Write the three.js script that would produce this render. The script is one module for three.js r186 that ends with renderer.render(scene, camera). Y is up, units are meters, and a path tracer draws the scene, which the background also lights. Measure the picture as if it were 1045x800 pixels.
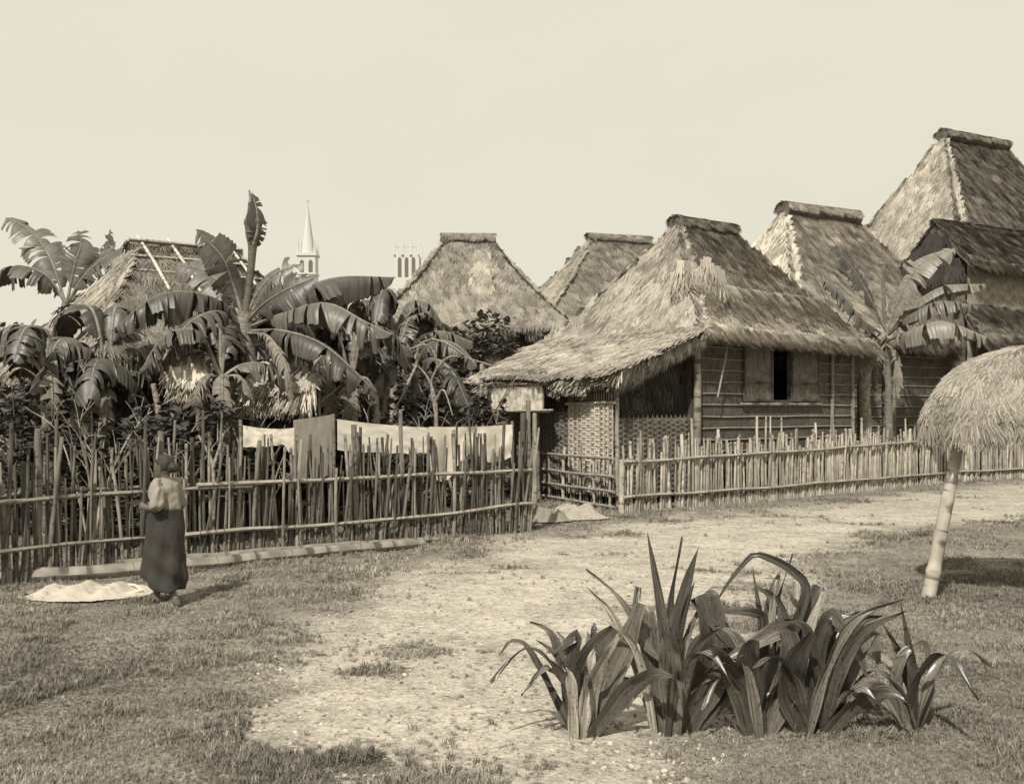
import * as THREE from 'three';
import { mergeGeometries } from 'three/addons/utils/BufferGeometryUtils.js';

// ------------------------------------------------------------------ camera, sky, sun, exposure
const scene = new THREE.Scene();
const EYE = 2.0, FOC = 1100, HOR = 415, CX = 522.5;
const camera = new THREE.PerspectiveCamera(2 * Math.atan(400 / FOC) * 180 / Math.PI, 1045 / 800, 0.1, 1500);
camera.position.set(0, EYE, 0);
camera.lookAt(0, EYE, -10);
camera.setViewOffset(1045, 800, 0, -15, 1045, 800);          // rising front: the horizon lies a little under the middle
const renderer = new THREE.WebGLRenderer({ antialias: true });
renderer.toneMapping = THREE.LinearToneMapping;
renderer.toneMappingExposure = 1.25;
renderer.shadowMap.enabled = true;
const SKY = [0.63, 0.607, 0.5];
{
  // thin even haze with very faint high cloud all round
  const w = 512, h = 256, d = new Float32Array(w * h * 4);
  const hs = (x, y, z) => { let q = Math.imul(x, 374761393) ^ Math.imul(y, 668265263) ^ Math.imul(z, 1274126177); q = Math.imul(q ^ q >>> 13, 1274126177); return ((q ^ q >>> 16) >>> 0) / 4294967296; };
  const n3 = (x, y, z) => { const X = Math.floor(x), Y = Math.floor(y), Z = Math.floor(z), f = [x - X, y - Y, z - Z].map((t) => t * t * (3 - 2 * t)); let r = 0; for (let k = 0; k < 8; k++) r += hs(X + (k & 1), Y + (k >> 1 & 1), Z + (k >> 2)) * (k & 1 ? f[0] : 1 - f[0]) * (k >> 1 & 1 ? f[1] : 1 - f[1]) * (k >> 2 ? f[2] : 1 - f[2]); return r; };
  for (let j = 0; j < h; j++) for (let i = 0; i < w; i++) {
    const la = (j / h - 0.5) * Math.PI, lo = i / w * 2 * Math.PI, x = Math.cos(la) * Math.cos(lo), y = Math.sin(la) * 2.6, z = Math.cos(la) * Math.sin(lo);
    const c = 0.97 + 0.06 * (0.5 * n3(x * 3 + 9, y * 3 + 9, z * 3 + 9) + 0.3 * n3(x * 8 + 19, y * 8 + 9, z * 8 + 9) + 0.2 * n3(x * 22 + 29, y * 22 + 60, z * 22 + 40)), k = (j * w + i) * 4;
    d[k] = SKY[0] * c; d[k + 1] = SKY[1] * c; d[k + 2] = SKY[2] * c; d[k + 3] = 1;
  }
  const t = new THREE.DataTexture(d, w, h, THREE.RGBAFormat, THREE.FloatType);
  t.mapping = THREE.EquirectangularReflectionMapping; t.magFilter = THREE.LinearFilter; t.needsUpdate = true;
  scene.background = t; scene.environment = t;
}
const SUN = new THREE.Vector3(-0.34 * 0.68, 0.73, 0.94 * 0.68).normalize();
const sun = new THREE.DirectionalLight(new THREE.Color().setRGB(1, 0.965, 0.88), 3.8);
sun.position.copy(SUN).multiplyScalar(60).add(new THREE.Vector3(2, 0, -18)); sun.target.position.set(2, 0, -18);
sun.castShadow = true; sun.shadow.radius = 2; sun.shadow.mapSize.set(4096, 4096);
Object.assign(sun.shadow.camera, { left: -30, right: 30, top: 30, bottom: -30, near: 1, far: 160 });
scene.add(sun, sun.target);
scene.fog = new THREE.FogExp2(new THREE.Color().setRGB(1, 0.985, 0.86), 0.0036);

// ------------------------------------------------------------------ helpers
const V = (x, y, z) => new THREE.Vector3(x, y, z);
function rng(s) { return () => { s |= 0; s = s + 0x6D2B79F5 | 0; let t = Math.imul(s ^ s >>> 15, 1 | s); t = t + Math.imul(t ^ t >>> 7, 61 | t) ^ t; return ((t ^ t >>> 14) >>> 0) / 4294967296; }; }
const R = rng(1901);
const rr = (a, b) => a + (b - a) * R();
const lerp = (a, b, t) => a + (b - a) * t;
const clamp = (x, a, b) => Math.max(a, Math.min(b, x));
const sst = (a, b, x) => { const t = clamp((x - a) / (b - a), 0, 1); return t * t * (3 - 2 * t); };
function hsh(x, y, z) { let h = Math.imul(x, 374761393) ^ Math.imul(y, 668265263) ^ Math.imul(z, 2147483647 - 58); h = Math.imul(h ^ h >>> 13, 1274126177); return ((h ^ h >>> 16) >>> 0) / 4294967296; }
function vn(x, y, z = 0) {
  const xi = Math.floor(x), yi = Math.floor(y), zi = Math.floor(z); let fx = x - xi, fy = y - yi, fz = z - zi;
  fx = fx * fx * (3 - 2 * fx); fy = fy * fy * (3 - 2 * fy); fz = fz * fz * (3 - 2 * fz);
  const q = (k) => lerp(lerp(hsh(xi, yi, zi + k), hsh(xi + 1, yi, zi + k), fx), lerp(hsh(xi, yi + 1, zi + k), hsh(xi + 1, yi + 1, zi + k), fx), fy);
  return fz === 0 ? q(0) : lerp(q(0), q(1), fz);
}
function fbm(x, y, z = 0, o = 4) { let s = 0, a = 0.5; for (let i = 0; i < o; i++) { s += a * vn(x, y, z); x = x * 2.03 + 11.7; y = y * 2.03 + 5.3; z = z * 2.03 + (z ? 3.1 : 0); a *= 0.5; } return s / (1 - Math.pow(0.5, o)); }
// a point at distance d in front of the lens plane that stands at photograph pixel (px, py); and one on flat ground
const P = (px, py, d) => V((px - CX) / FOC * d, EYE + (HOR - py) / FOC * d, -d);
const G = (px, d) => V((px - CX) / FOC * d, 0, -d);
const sep = (v, w = 0) => new THREE.Color().setRGB(v * (1.12 + w), v, v * (0.83 - w));
const taken = {};
const numbered = (n) => { const k = taken[n] = (taken[n] ?? -1) + 1; return k ? n + '_' + String(k).padStart(3, '0') : n; };
const ORG = new WeakMap();
function thing(name, label, category, pos = V(0, 0, 0), group) {
  const o = new THREE.Group(); o.name = numbered(name); o.position.copy(pos); scene.add(o); ORG.set(o, pos.clone());
  o.userData = { label, category }; if (group) o.userData.group = group;
  return o;
}
function part(parent, name, geo, mat) {                            // geo is in world coordinates
  const o = ORG.get(parent); geo.translate(-o.x, -o.y, -o.z);
  const m = new THREE.Mesh(geo, mat); m.name = name; m.castShadow = m.receiveShadow = true; parent.add(m); ORG.set(m, o);
  return m;
}
function solo(name, label, category, geo, mat, pos, group) {       // a thing that is one mesh
  geo.translate(-pos.x, -pos.y, -pos.z);
  const m = new THREE.Mesh(geo, mat); m.name = numbered(name); m.position.copy(pos); m.castShadow = m.receiveShadow = true; scene.add(m);
  m.userData = { label, category }; if (group) m.userData.group = group;
  return m;
}
function scatter(parent, name, geo, mat, mats, cols, extra) {      // uncountable pieces of one part, or of the ground
  const im = new THREE.InstancedMesh(geo, mat, mats.length); im.name = name;
  mats.forEach((m, i) => { im.setMatrixAt(i, m); if (cols) im.setColorAt(i, cols[i]); });
  im.castShadow = im.receiveShadow = true; im.userData = { kind: 'stuff', ...(extra || {}) };
  parent.add(im); return im;
}
class MB {
  constructor() { this.p = []; this.u = []; this.i = []; this.n = 0; }
  v(p, u = 0, w = 0) { this.p.push(p.x, p.y, p.z); this.u.push(u, w); return this.n++; }
  tri(a, b, c) { this.i.push(a, b, c); return this; }
  quad(a, b, c, d, s = 1) { const w = a.distanceTo(b) * s, h = a.distanceTo(d) * s; const k = this.v(a, 0, 0); this.v(b, w, 0); this.v(c, w, h); this.v(d, 0, h); this.i.push(k, k + 1, k + 2, k, k + 2, k + 3); return this; }
  grid(nu, nv, f, fl = false) {                                    // f(u,v) -> [point, uvx, uvy]
    const k = this.n;
    for (let j = 0; j <= nv; j++) for (let i = 0; i <= nu; i++) { const q = f(i / nu, j / nv); this.v(q[0], q[1], q[2]); }
    for (let j = 0; j < nv; j++) for (let i = 0; i < nu; i++) {
      const a = k + j * (nu + 1) + i, b = a + 1, c = b + nu + 1, d = a + nu + 1;
      if (fl) this.i.push(a, c, b, a, d, c); else this.i.push(a, b, c, a, c, d);
    }
    return this;
  }
  tube(pts, rad, n = 7, cap = true, phase = 0) {
    const N = pts.length, rf = typeof rad === 'function' ? rad : () => rad; let len = 0; const k = this.n;
    let up = V(0, 1, 0); const t0 = pts[1].clone().sub(pts[0]).normalize(); if (Math.abs(t0.y) > 0.8) up = V(0.13, 0, 1);
    let s = V(0, 0, 0).crossVectors(t0, up).normalize();
    for (let j = 0; j < N; j++) {
      if (j) len += pts[j].distanceTo(pts[j - 1]);
      const t = pts[Math.min(j + 1, N - 1)].clone().sub(pts[Math.max(j - 1, 0)]).normalize();
      s = s.sub(t.clone().multiplyScalar(s.dot(t))).normalize(); const w = V(0, 0, 0).crossVectors(t, s);
      const r = rf(j / (N - 1), j);
      for (let i = 0; i <= n; i++) { const a = i / n * Math.PI * 2 + phase; this.v(pts[j].clone().addScaledVector(s, Math.cos(a) * r).addScaledVector(w, Math.sin(a) * r), i / n * Math.max(0.05, 6.28 * r), len); }
    }
    for (let j = 0; j < N - 1; j++) for (let i = 0; i < n; i++) { const a = k + j * (n + 1) + i, b = a + 1, c = b + n + 1, d = a + n + 1; this.i.push(a, b, c, a, c, d); }
    if (cap) for (const [j, f] of [[0, 1], [N - 1, 0]]) {
      const c = this.v(pts[j], 0, 0); const ring = []; for (let i = 0; i <= n; i++) { const q = (k + j * (n + 1) + i) * 3; ring.push(this.v(V(this.p[q], this.p[q + 1], this.p[q + 2]), 0.01 * i, 0)); }
      for (let i = 0; i < n; i++) f ? this.i.push(c, ring[i + 1], ring[i]) : this.i.push(c, ring[i], ring[i + 1]);
    }
    return this;
  }
  box(o, x, y, z, s = 1) {                                         // o corner, x y z edge vectors (right handed)
    const q = (a, b, c) => o.clone().addScaledVector(x, a).addScaledVector(y, b).addScaledVector(z, c);
    this.quad(q(0, 0, 1), q(1, 0, 1), q(1, 1, 1), q(0, 1, 1), s).quad(q(1, 0, 0), q(0, 0, 0), q(0, 1, 0), q(1, 1, 0), s)
      .quad(q(0, 0, 0), q(0, 0, 1), q(0, 1, 1), q(0, 1, 0), s).quad(q(1, 0, 1), q(1, 0, 0), q(1, 1, 0), q(1, 1, 1), s)
      .quad(q(0, 1, 1), q(1, 1, 1), q(1, 1, 0), q(0, 1, 0), s).quad(q(0, 0, 0), q(1, 0, 0), q(1, 0, 1), q(0, 0, 1), s);
    return this;
  }
  geo() {
    const g = new THREE.BufferGeometry();
    g.setAttribute('position', new THREE.Float32BufferAttribute(this.p, 3)); g.setAttribute('uv', new THREE.Float32BufferAttribute(this.u, 2));
    g.setIndex(this.i); g.computeVertexNormals(); return g;
  }
}
const curve = (pts, n) => new THREE.CatmullRomCurve3(pts, false, 'centripetal').getPoints(n);
// surface nets: a closed smooth mesh of a distance field
function sdfMesh(f, lo, hi, c) {
  const nx = Math.ceil((hi.x - lo.x) / c) + 1, ny = Math.ceil((hi.y - lo.y) / c) + 1, nz = Math.ceil((hi.z - lo.z) / c) + 1;
  const F = new Float32Array(nx * ny * nz), id = (i, j, k) => i + nx * (j + ny * k);
  for (let k = 0; k < nz; k++) for (let j = 0; j < ny; j++) for (let i = 0; i < nx; i++) F[id(i, j, k)] = f(lo.x + i * c, lo.y + j * c, lo.z + k * c);
  const vi = new Int32Array(nx * ny * nz).fill(-1), mb = new MB();
  const E = [[0, 1], [2, 3], [4, 5], [6, 7], [0, 2], [1, 3], [4, 6], [5, 7], [0, 4], [1, 5], [2, 6], [3, 7]];
  for (let k = 0; k < nz - 1; k++) for (let j = 0; j < ny - 1; j++) for (let i = 0; i < nx - 1; i++) {
    const q = []; let m = 0; for (let t = 0; t < 8; t++) { const v = F[id(i + (t & 1), j + (t >> 1 & 1), k + (t >> 2))]; q.push(v); if (v < 0) m++; }
    if (!m || m === 8) continue;
    let x = 0, y = 0, z = 0, n = 0;
    for (const [a, b] of E) if ((q[a] < 0) !== (q[b] < 0)) { const t = q[a] / (q[a] - q[b]); x += lerp(a & 1, b & 1, t); y += lerp(a >> 1 & 1, b >> 1 & 1, t); z += lerp(a >> 2, b >> 2, t); n++; }
    const p = V(lo.x + (i + x / n) * c, lo.y + (j + y / n) * c, lo.z + (k + z / n) * c);
    vi[id(i, j, k)] = mb.v(p, p.x + p.z, p.y);
  }
  for (let k = 1; k < nz - 1; k++) for (let j = 1; j < ny - 1; j++) for (let i = 1; i < nx - 1; i++) {
    const s = F[id(i, j, k)] < 0;
    const put = (a, b, cc, d, fl) => { if (fl) mb.i.push(a, b, cc, a, cc, d); else mb.i.push(a, cc, b, a, d, cc); };
    if (s !== F[id(i + 1, j, k)] < 0) put(vi[id(i, j - 1, k - 1)], vi[id(i, j, k - 1)], vi[id(i, j, k)], vi[id(i, j - 1, k)], s);
    if (s !== F[id(i, j + 1, k)] < 0) put(vi[id(i - 1, j, k - 1)], vi[id(i - 1, j, k)], vi[id(i, j, k)], vi[id(i, j, k - 1)], s);
    if (s !== F[id(i, j, k + 1)] < 0) put(vi[id(i - 1, j - 1, k)], vi[id(i, j - 1, k)], vi[id(i, j, k)], vi[id(i - 1, j, k)], s);
  }
  return mb.geo();
}
const cap = (x, y, z, a, b, ra, rb) => { const dx = b[0] - a[0], dy = b[1] - a[1], dz = b[2] - a[2]; const t = clamp(((x - a[0]) * dx + (y - a[1]) * dy + (z - a[2]) * dz) / (dx * dx + dy * dy + dz * dz + 1e-9), 0, 1); return Math.hypot(x - a[0] - dx * t, y - a[1] - dy * t, z - a[2] - dz * t) - lerp(ra, rb, t); };
const smin = (a, b, k) => { const h = clamp(0.5 + 0.5 * (b - a) / k, 0, 1); return lerp(b, a, h) - k * h * (1 - h); };

// ------------------------------------------------------------------ textures (grain only) and materials
function tex(w, h, f, srgb = true) {
  const d = new Uint8Array(w * h * 4);
  for (let y = 0; y < h; y++) for (let x = 0; x < w; x++) { const v = clamp(f(x / w, y / h) * 255, 0, 255), i = (y * w + x) * 4; d[i] = d[i + 1] = d[i + 2] = v; d[i + 3] = 255; }
  const t = new THREE.DataTexture(d, w, h); t.wrapS = t.wrapT = THREE.RepeatWrapping; t.magFilter = THREE.LinearFilter; t.minFilter = THREE.LinearMipmapLinearFilter; t.generateMipmaps = true;
  if (srgb) t.colorSpace = THREE.SRGBColorSpace; t.needsUpdate = true; return t;
}
const per = (x, n) => { x %= n; return x < 0 ? x + n : x; };
function pn(u, v, nx, ny, s) {                                     // tileable value noise
  const x = u * nx, y = v * ny, xi = Math.floor(x), yi = Math.floor(y); let fx = x - xi, fy = y - yi; fx = fx * fx * (3 - 2 * fx); fy = fy * fy * (3 - 2 * fy);
  const q = (a, b) => hsh(per(a, nx), per(b, ny), s);
  return lerp(lerp(q(xi, yi), q(xi + 1, yi), fx), lerp(q(xi, yi + 1), q(xi + 1, yi + 1), fx), fy);
}
const T = {
  bamboo: tex(64, 512, (u, v) => 0.66 + 0.2 * pn(u, v, 16, 6, 3) + 0.16 * pn(u, v, 4, 12, 4) - 0.3 * sst(0.72, 0.95, pn(u, v, 6, 24, 9))),
  wall: tex(512, 512, (u, v) => 0.5 + 0.3 * pn(u, v, 70, 8, 1) + 0.22 * pn(u, v, 20, 20, 2) + 0.22 * pn(u, v, 6, 7, 5)),
  cloth: tex(256, 256, (u, v) => 0.84 + 0.07 * pn(u, v, 128, 128, 1) + 0.07 * pn(u, v, 8, 8, 2) + 0.05 * pn(u, v, 3, 3, 3)),
  leaf: tex(64, 512, (u, v) => 0.6 + 0.25 * pn(u, v, 2, 120, 1) + 0.2 * pn(u, v, 6, 14, 2) + 0.1 * pn(u, v, 20, 40, 7)),
  blade: tex(256, 256, (u, v) => 0.5 + 0.3 * pn(u, v, 60, 3, 1) + 0.18 * pn(u, v, 17, 5, 2) + 0.14 * pn(u, v, 40, 60, 4) - 0.25 * sst(0.8, 0.9, pn(u, v, 30, 40, 8))),
  ground: tex(1024, 1024, (u, v) => 0.56 + 0.2 * pn(u, v, 330, 330, 1) + 0.2 * pn(u, v, 120, 120, 2) + 0.14 * pn(u, v, 40, 40, 3) + 0.1 * pn(u, v, 11, 11, 4) - 0.25 * sst(0.83, 0.93, pn(u, v, 90, 90, 6))),
  groundBump: tex(1024, 1024, (u, v) => 0.3 * pn(u, v, 256, 256, 1) + 0.35 * pn(u, v, 90, 90, 2) + 0.35 * pn(u, v, 30, 30, 3), false),
  bark: tex(128, 256, (u, v) => 0.5 + 0.3 * pn(u, v, 8, 40, 1) + 0.25 * pn(u, v, 20, 6, 2) + 0.1 * pn(u, v, 40, 80, 3)),
};
const mat = (color, map, rough = 0.9, o = {}) => { const m = new THREE.MeshStandardMaterial({ color, map: map || null, roughness: rough, side: THREE.DoubleSide, ...o }); return m; };
const foil = (color, map, o = {}) => new THREE.MeshPhysicalMaterial({ color, map: map || null, roughness: 0.46, transmission: 0.18, thickness: 0, side: THREE.DoubleSide, ...o });
const M = {
  ground: mat(new THREE.Color(1, 1, 1), T.ground, 1, { vertexColors: true, bumpMap: T.groundBump, bumpScale: 0.018 }),
  straw: mat(new THREE.Color(1, 1, 1), null, 0.95),
  roofBase: mat(sep(0.12), T.wall, 1),
  paleBamboo: [0.5, 0.4, 0.58, 0.32].map((v) => mat(sep(v), T.bamboo, 0.6)),
  darkBamboo: [0.13, 0.2, 0.1, 0.34].map((v) => mat(sep(v), T.bamboo, 0.75)),
  rail: mat(sep(0.36), T.bamboo, 0.6), railDark: mat(sep(0.25), T.bamboo, 0.65),
  pole: mat(sep(0.5), T.bamboo, 0.45), post: mat(sep(0.24), T.bamboo, 0.8), log: mat(sep(0.3), T.bamboo, 0.7),
  wallDark: mat(sep(0.09), T.wall, 0.95), wallMid: mat(sep(0.15), T.wall, 0.95), wallPale: mat(sep(0.3), T.wall, 0.95),
  lath: mat(sep(0.32), T.bamboo, 0.8), shutter: mat(sep(0.13), T.wall, 0.9), shutterFrame: mat(sep(0.11), T.bamboo, 0.9),
  weavePale: mat(sep(0.66), T.bamboo, 0.75), weaveDark: mat(sep(0.2), T.bamboo, 0.85), matPale: mat(sep(0.52), T.wall, 0.9),
  clothWhite: mat(sep(0.68, -0.03), T.cloth, 0.95), clothGrey: mat(sep(0.22), T.cloth, 0.95), clothMid: mat(sep(0.62), T.cloth, 0.95),
  clothWorn: mat(sep(0.46), T.cloth, 1), sack: mat(sep(0.34), T.cloth, 1), paper: mat(sep(0.6, -0.05), T.cloth, 0.9),
  banana: [0.1, 0.15, 0.08].map((v) => foil(sep(v), T.leaf)), bananaPale: [0.2, 0.15, 0.24].map((v) => foil(sep(v), T.leaf)), bananaDry: mat(sep(0.2), T.leaf, 0.95), rib: mat(sep(0.2), T.leaf, 0.6), stem: mat(sep(0.2), T.bark, 0.7), stemPale: mat(sep(0.36), T.bark, 0.75),
  blade: [0.11, 0.19, 0.08].map((v) => new THREE.MeshPhysicalMaterial({ color: sep(v), map: T.blade, roughness: 0.33, side: THREE.DoubleSide })), bladeLit: mat(sep(0.42), T.blade, 0.6),  // palest blade has sunlight painted in, for leaf faces that look lit
  leafDark: foil(new THREE.Color(1, 1, 1), null, { roughness: 0.6, transmission: 0.15 }),
  twig: mat(sep(0.3), T.bark, 0.85), twigDark: mat(sep(0.08), T.bark, 0.9),
  stone: mat(sep(0.52, -0.1), null, 0.9), stoneDark: mat(sep(0.12), null, 0.9),
  skin: mat(sep(0.1, 0.05), null, 0.55), hair: mat(sep(0.025), null, 0.75), skirt: mat(sep(0.035), T.cloth, 0.9), blouse: mat(sep(0.26), T.cloth, 0.85),
  grass: mat(new THREE.Color(1, 1, 1), null, 0.85), clod: mat(new THREE.Color(1, 1, 1), null, 1),
};

// ------------------------------------------------------------------ the ground and the dirt road
const roadPx = [[230, 800], [262, 690], [330, 642], [395, 607], [450, 588], [505, 566], [548, 552], [600, 547], [640, 536], [700, 528], [800, 520], [900, 510], [975, 501], [1045, 496], [1160, 489],
  [1160, 520], [1045, 530], [975, 537], [900, 545], [862, 556], [830, 580], [785, 606], [745, 640], [715, 690], [690, 800]];
const gd = (py) => 2200 / (py - HOR);
const road = roadPx.map(([x, y]) => { const d = gd(y); return [(x - CX) / FOC * d, -d]; });
function roadDist(x, z) {                                          // signed: positive inside the road
  let ins = false, best = 1e9;
  for (let i = 0, j = road.length - 1; i < road.length; j = i++) {
    const [ax, az] = road[j], [bx, bz] = road[i];
    if ((az > z) !== (bz > z) && x < (bx - ax) * (z - az) / (bz - az) + ax) ins = !ins;
    const dx = bx - ax, dz = bz - az, t = clamp(((x - ax) * dx + (z - az) * dz) / (dx * dx + dz * dz), 0, 1);
    best = Math.min(best, Math.hypot(x - ax - dx * t, z - az - dz * t));
  }
  return ins ? best : -best;
}
function bare(x, z) {                                              // 1 on bare trodden earth, 0 under grass
  const d = z > -62 && Math.abs(x) < 40 ? roadDist(x, z) : -9;
  const e = d + 0.9 * (fbm(x * 0.9 + 30, z * 0.9) - 0.5) * 2 + 0.6 * (fbm(x * 3.5, z * 3.5 + 9) - 0.5);
  let b = sst(-0.95, 0.75, e);
  b *= 1 - 0.75 * sst(0.64, 0.72, fbm(x * 1.1 + 3, z * 1.6 + 40)) * sst(2.6, 0.4, d);
  return b;
}
const hgt = (x, z) => 0.05 * (fbm(x * 0.25, z * 0.25, 0, 2) - 0.5) + 0.03 * (fbm(x * 1.7, z * 1.7, 0, 3) - 0.5) + 0.06 * (1 - bare(x, z)) * sst(9, 12, -z) * 0.5;
{
  const ang = []; for (let a = -34; a <= 34.001; a += 0.19) ang.push(a); for (let a = 38; a < 326; a += 6) ang.push(a); ang.push(326);
  const rad = [0.3, 1.5, 2.6]; for (let r = 3.6; r < 46; r *= 1.0105) rad.push(r); for (let r = 48; r < 1300; r *= 1.3) rad.push(r);
  const mb = new MB(), col = [];
  for (const r of rad) for (const a of ang) {
    const t = a * Math.PI / 180, x = r * Math.sin(t), z = -r * Math.cos(t), far = sst(30, 60, r);
    mb.v(V(x, hgt(x, z) * (1 - far), z), x / 3.1, z / 3.1);
    const b = bare(x, z), n = fbm(x * 0.6 + 7, z * 0.9, 0, 3), n2 = fbm(x * 5, z * 5, 0, 3);
    const v = lerp(0.2 + 0.12 * (n2 - 0.4) + 0.1 * (n - 0.5), 0.44 + 0.16 * (n - 0.5) + 0.12 * (n2 - 0.5), b), c = sep(v); col.push(c.r, c.g, c.b);
  }
  const N = ang.length;
  for (let j = 0; j < rad.length - 1; j++) for (let i = 0; i < N - 1; i++) { const a = j * N + i, b = a + 1, c = b + N, d = a + N; mb.i.push(a, b, c, a, c, d); }
  const g = mb.geo(); g.setAttribute('color', new THREE.Float32BufferAttribute(col, 3));
  const m = new THREE.Mesh(g, M.ground); m.name = 'ground'; m.receiveShadow = true; m.userData = { kind: 'structure', label: 'trodden earth and short grass of the village ground', category: 'ground' }; scene.add(m);
  // the road: a sheet of the same earth, just above the ground sheet
  const rb = new MB(), rc = [], s = 0.11, idx = new Map();
  const vert = (i, j) => { const k = i + ',' + j; if (idx.has(k)) return idx.get(k); const x = i * s, z = j * s; const b = bare(x, z), n = fbm(x * 0.6 + 7, z * 0.9, 0, 3), n2 = fbm(x * 5, z * 5, 0, 3);
    const q = rb.v(V(x, hgt(x, z) + lerp(-0.02, 0.009, sst(0.5, 0.66, b)), z), x / 3.1, z / 3.1), c = sep(lerp(0.2 + 0.12 * (n2 - 0.4) + 0.1 * (n - 0.5), 0.44 + 0.16 * (n - 0.5) + 0.12 * (n2 - 0.5), b)); rc.push(c.r, c.g, c.b); idx.set(k, q); return q; };
  for (let j = Math.floor(-31 / s); j < -5.2 / s; j++) for (let i = Math.floor(-3.5 / s); i < 17 / s; i++) {
    const x = (i + 0.5) * s, z = (j + 0.5) * s; if (roadDist(x, z) < -0.5 || bare(x, z) < 0.5) continue;
    const a = vert(i, j), b = vert(i, j + 1), c = vert(i + 1, j + 1), d = vert(i + 1, j); rb.i.push(a, b, c, a, c, d);
  }
  const rg = rb.geo(); rg.setAttribute('color', new THREE.Float32BufferAttribute(rc, 3));
  const rm = new THREE.Mesh(rg, M.ground); rm.name = 'dirt_road'; rm.receiveShadow = true; rm.userData = { kind: 'structure', label: 'pale dirt road curving past the bamboo fences', category: 'road' }; scene.add(rm);
}

// ------------------------------------------------------------------ thatch
const tuftGeo = (seed, n, wid, spread) => {
  const q = rng(seed), mb = new MB();
  for (let k = 0; k < n; k++) {
    const x0 = (q() - 0.5) * spread, x1 = x0 + (q() - 0.5) * spread * 0.9, z0 = (q() - 0.3) * 0.05, z1 = 0.012 + q() * 0.045, l = 0.7 + 0.45 * q(), w = wid * (0.6 + 0.8 * q());
    const A = [[x0, 0, z0, w], [lerp(x0, x1, 0.5), l * 0.55, z0 + (z1 - z0) * 0.8, w * 0.9], [x1, l, z1 - 0.03 * q(), w * 0.25]];
    const id = A.map(([x, y, z, ww]) => [mb.v(V(x - ww / 2, y, z), 0, y), mb.v(V(x + ww / 2, y, z + 0.01), 0.05, y)]);
    for (let i = 0; i < 2; i++) mb.i.push(id[i][0], id[i][1], id[i + 1][1], id[i][0], id[i + 1][1], id[i + 1][0]);
  }
  return mb.geo();
};
const TUFTS = [tuftGeo(5, 9, 0.027, 0.22)];
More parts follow.
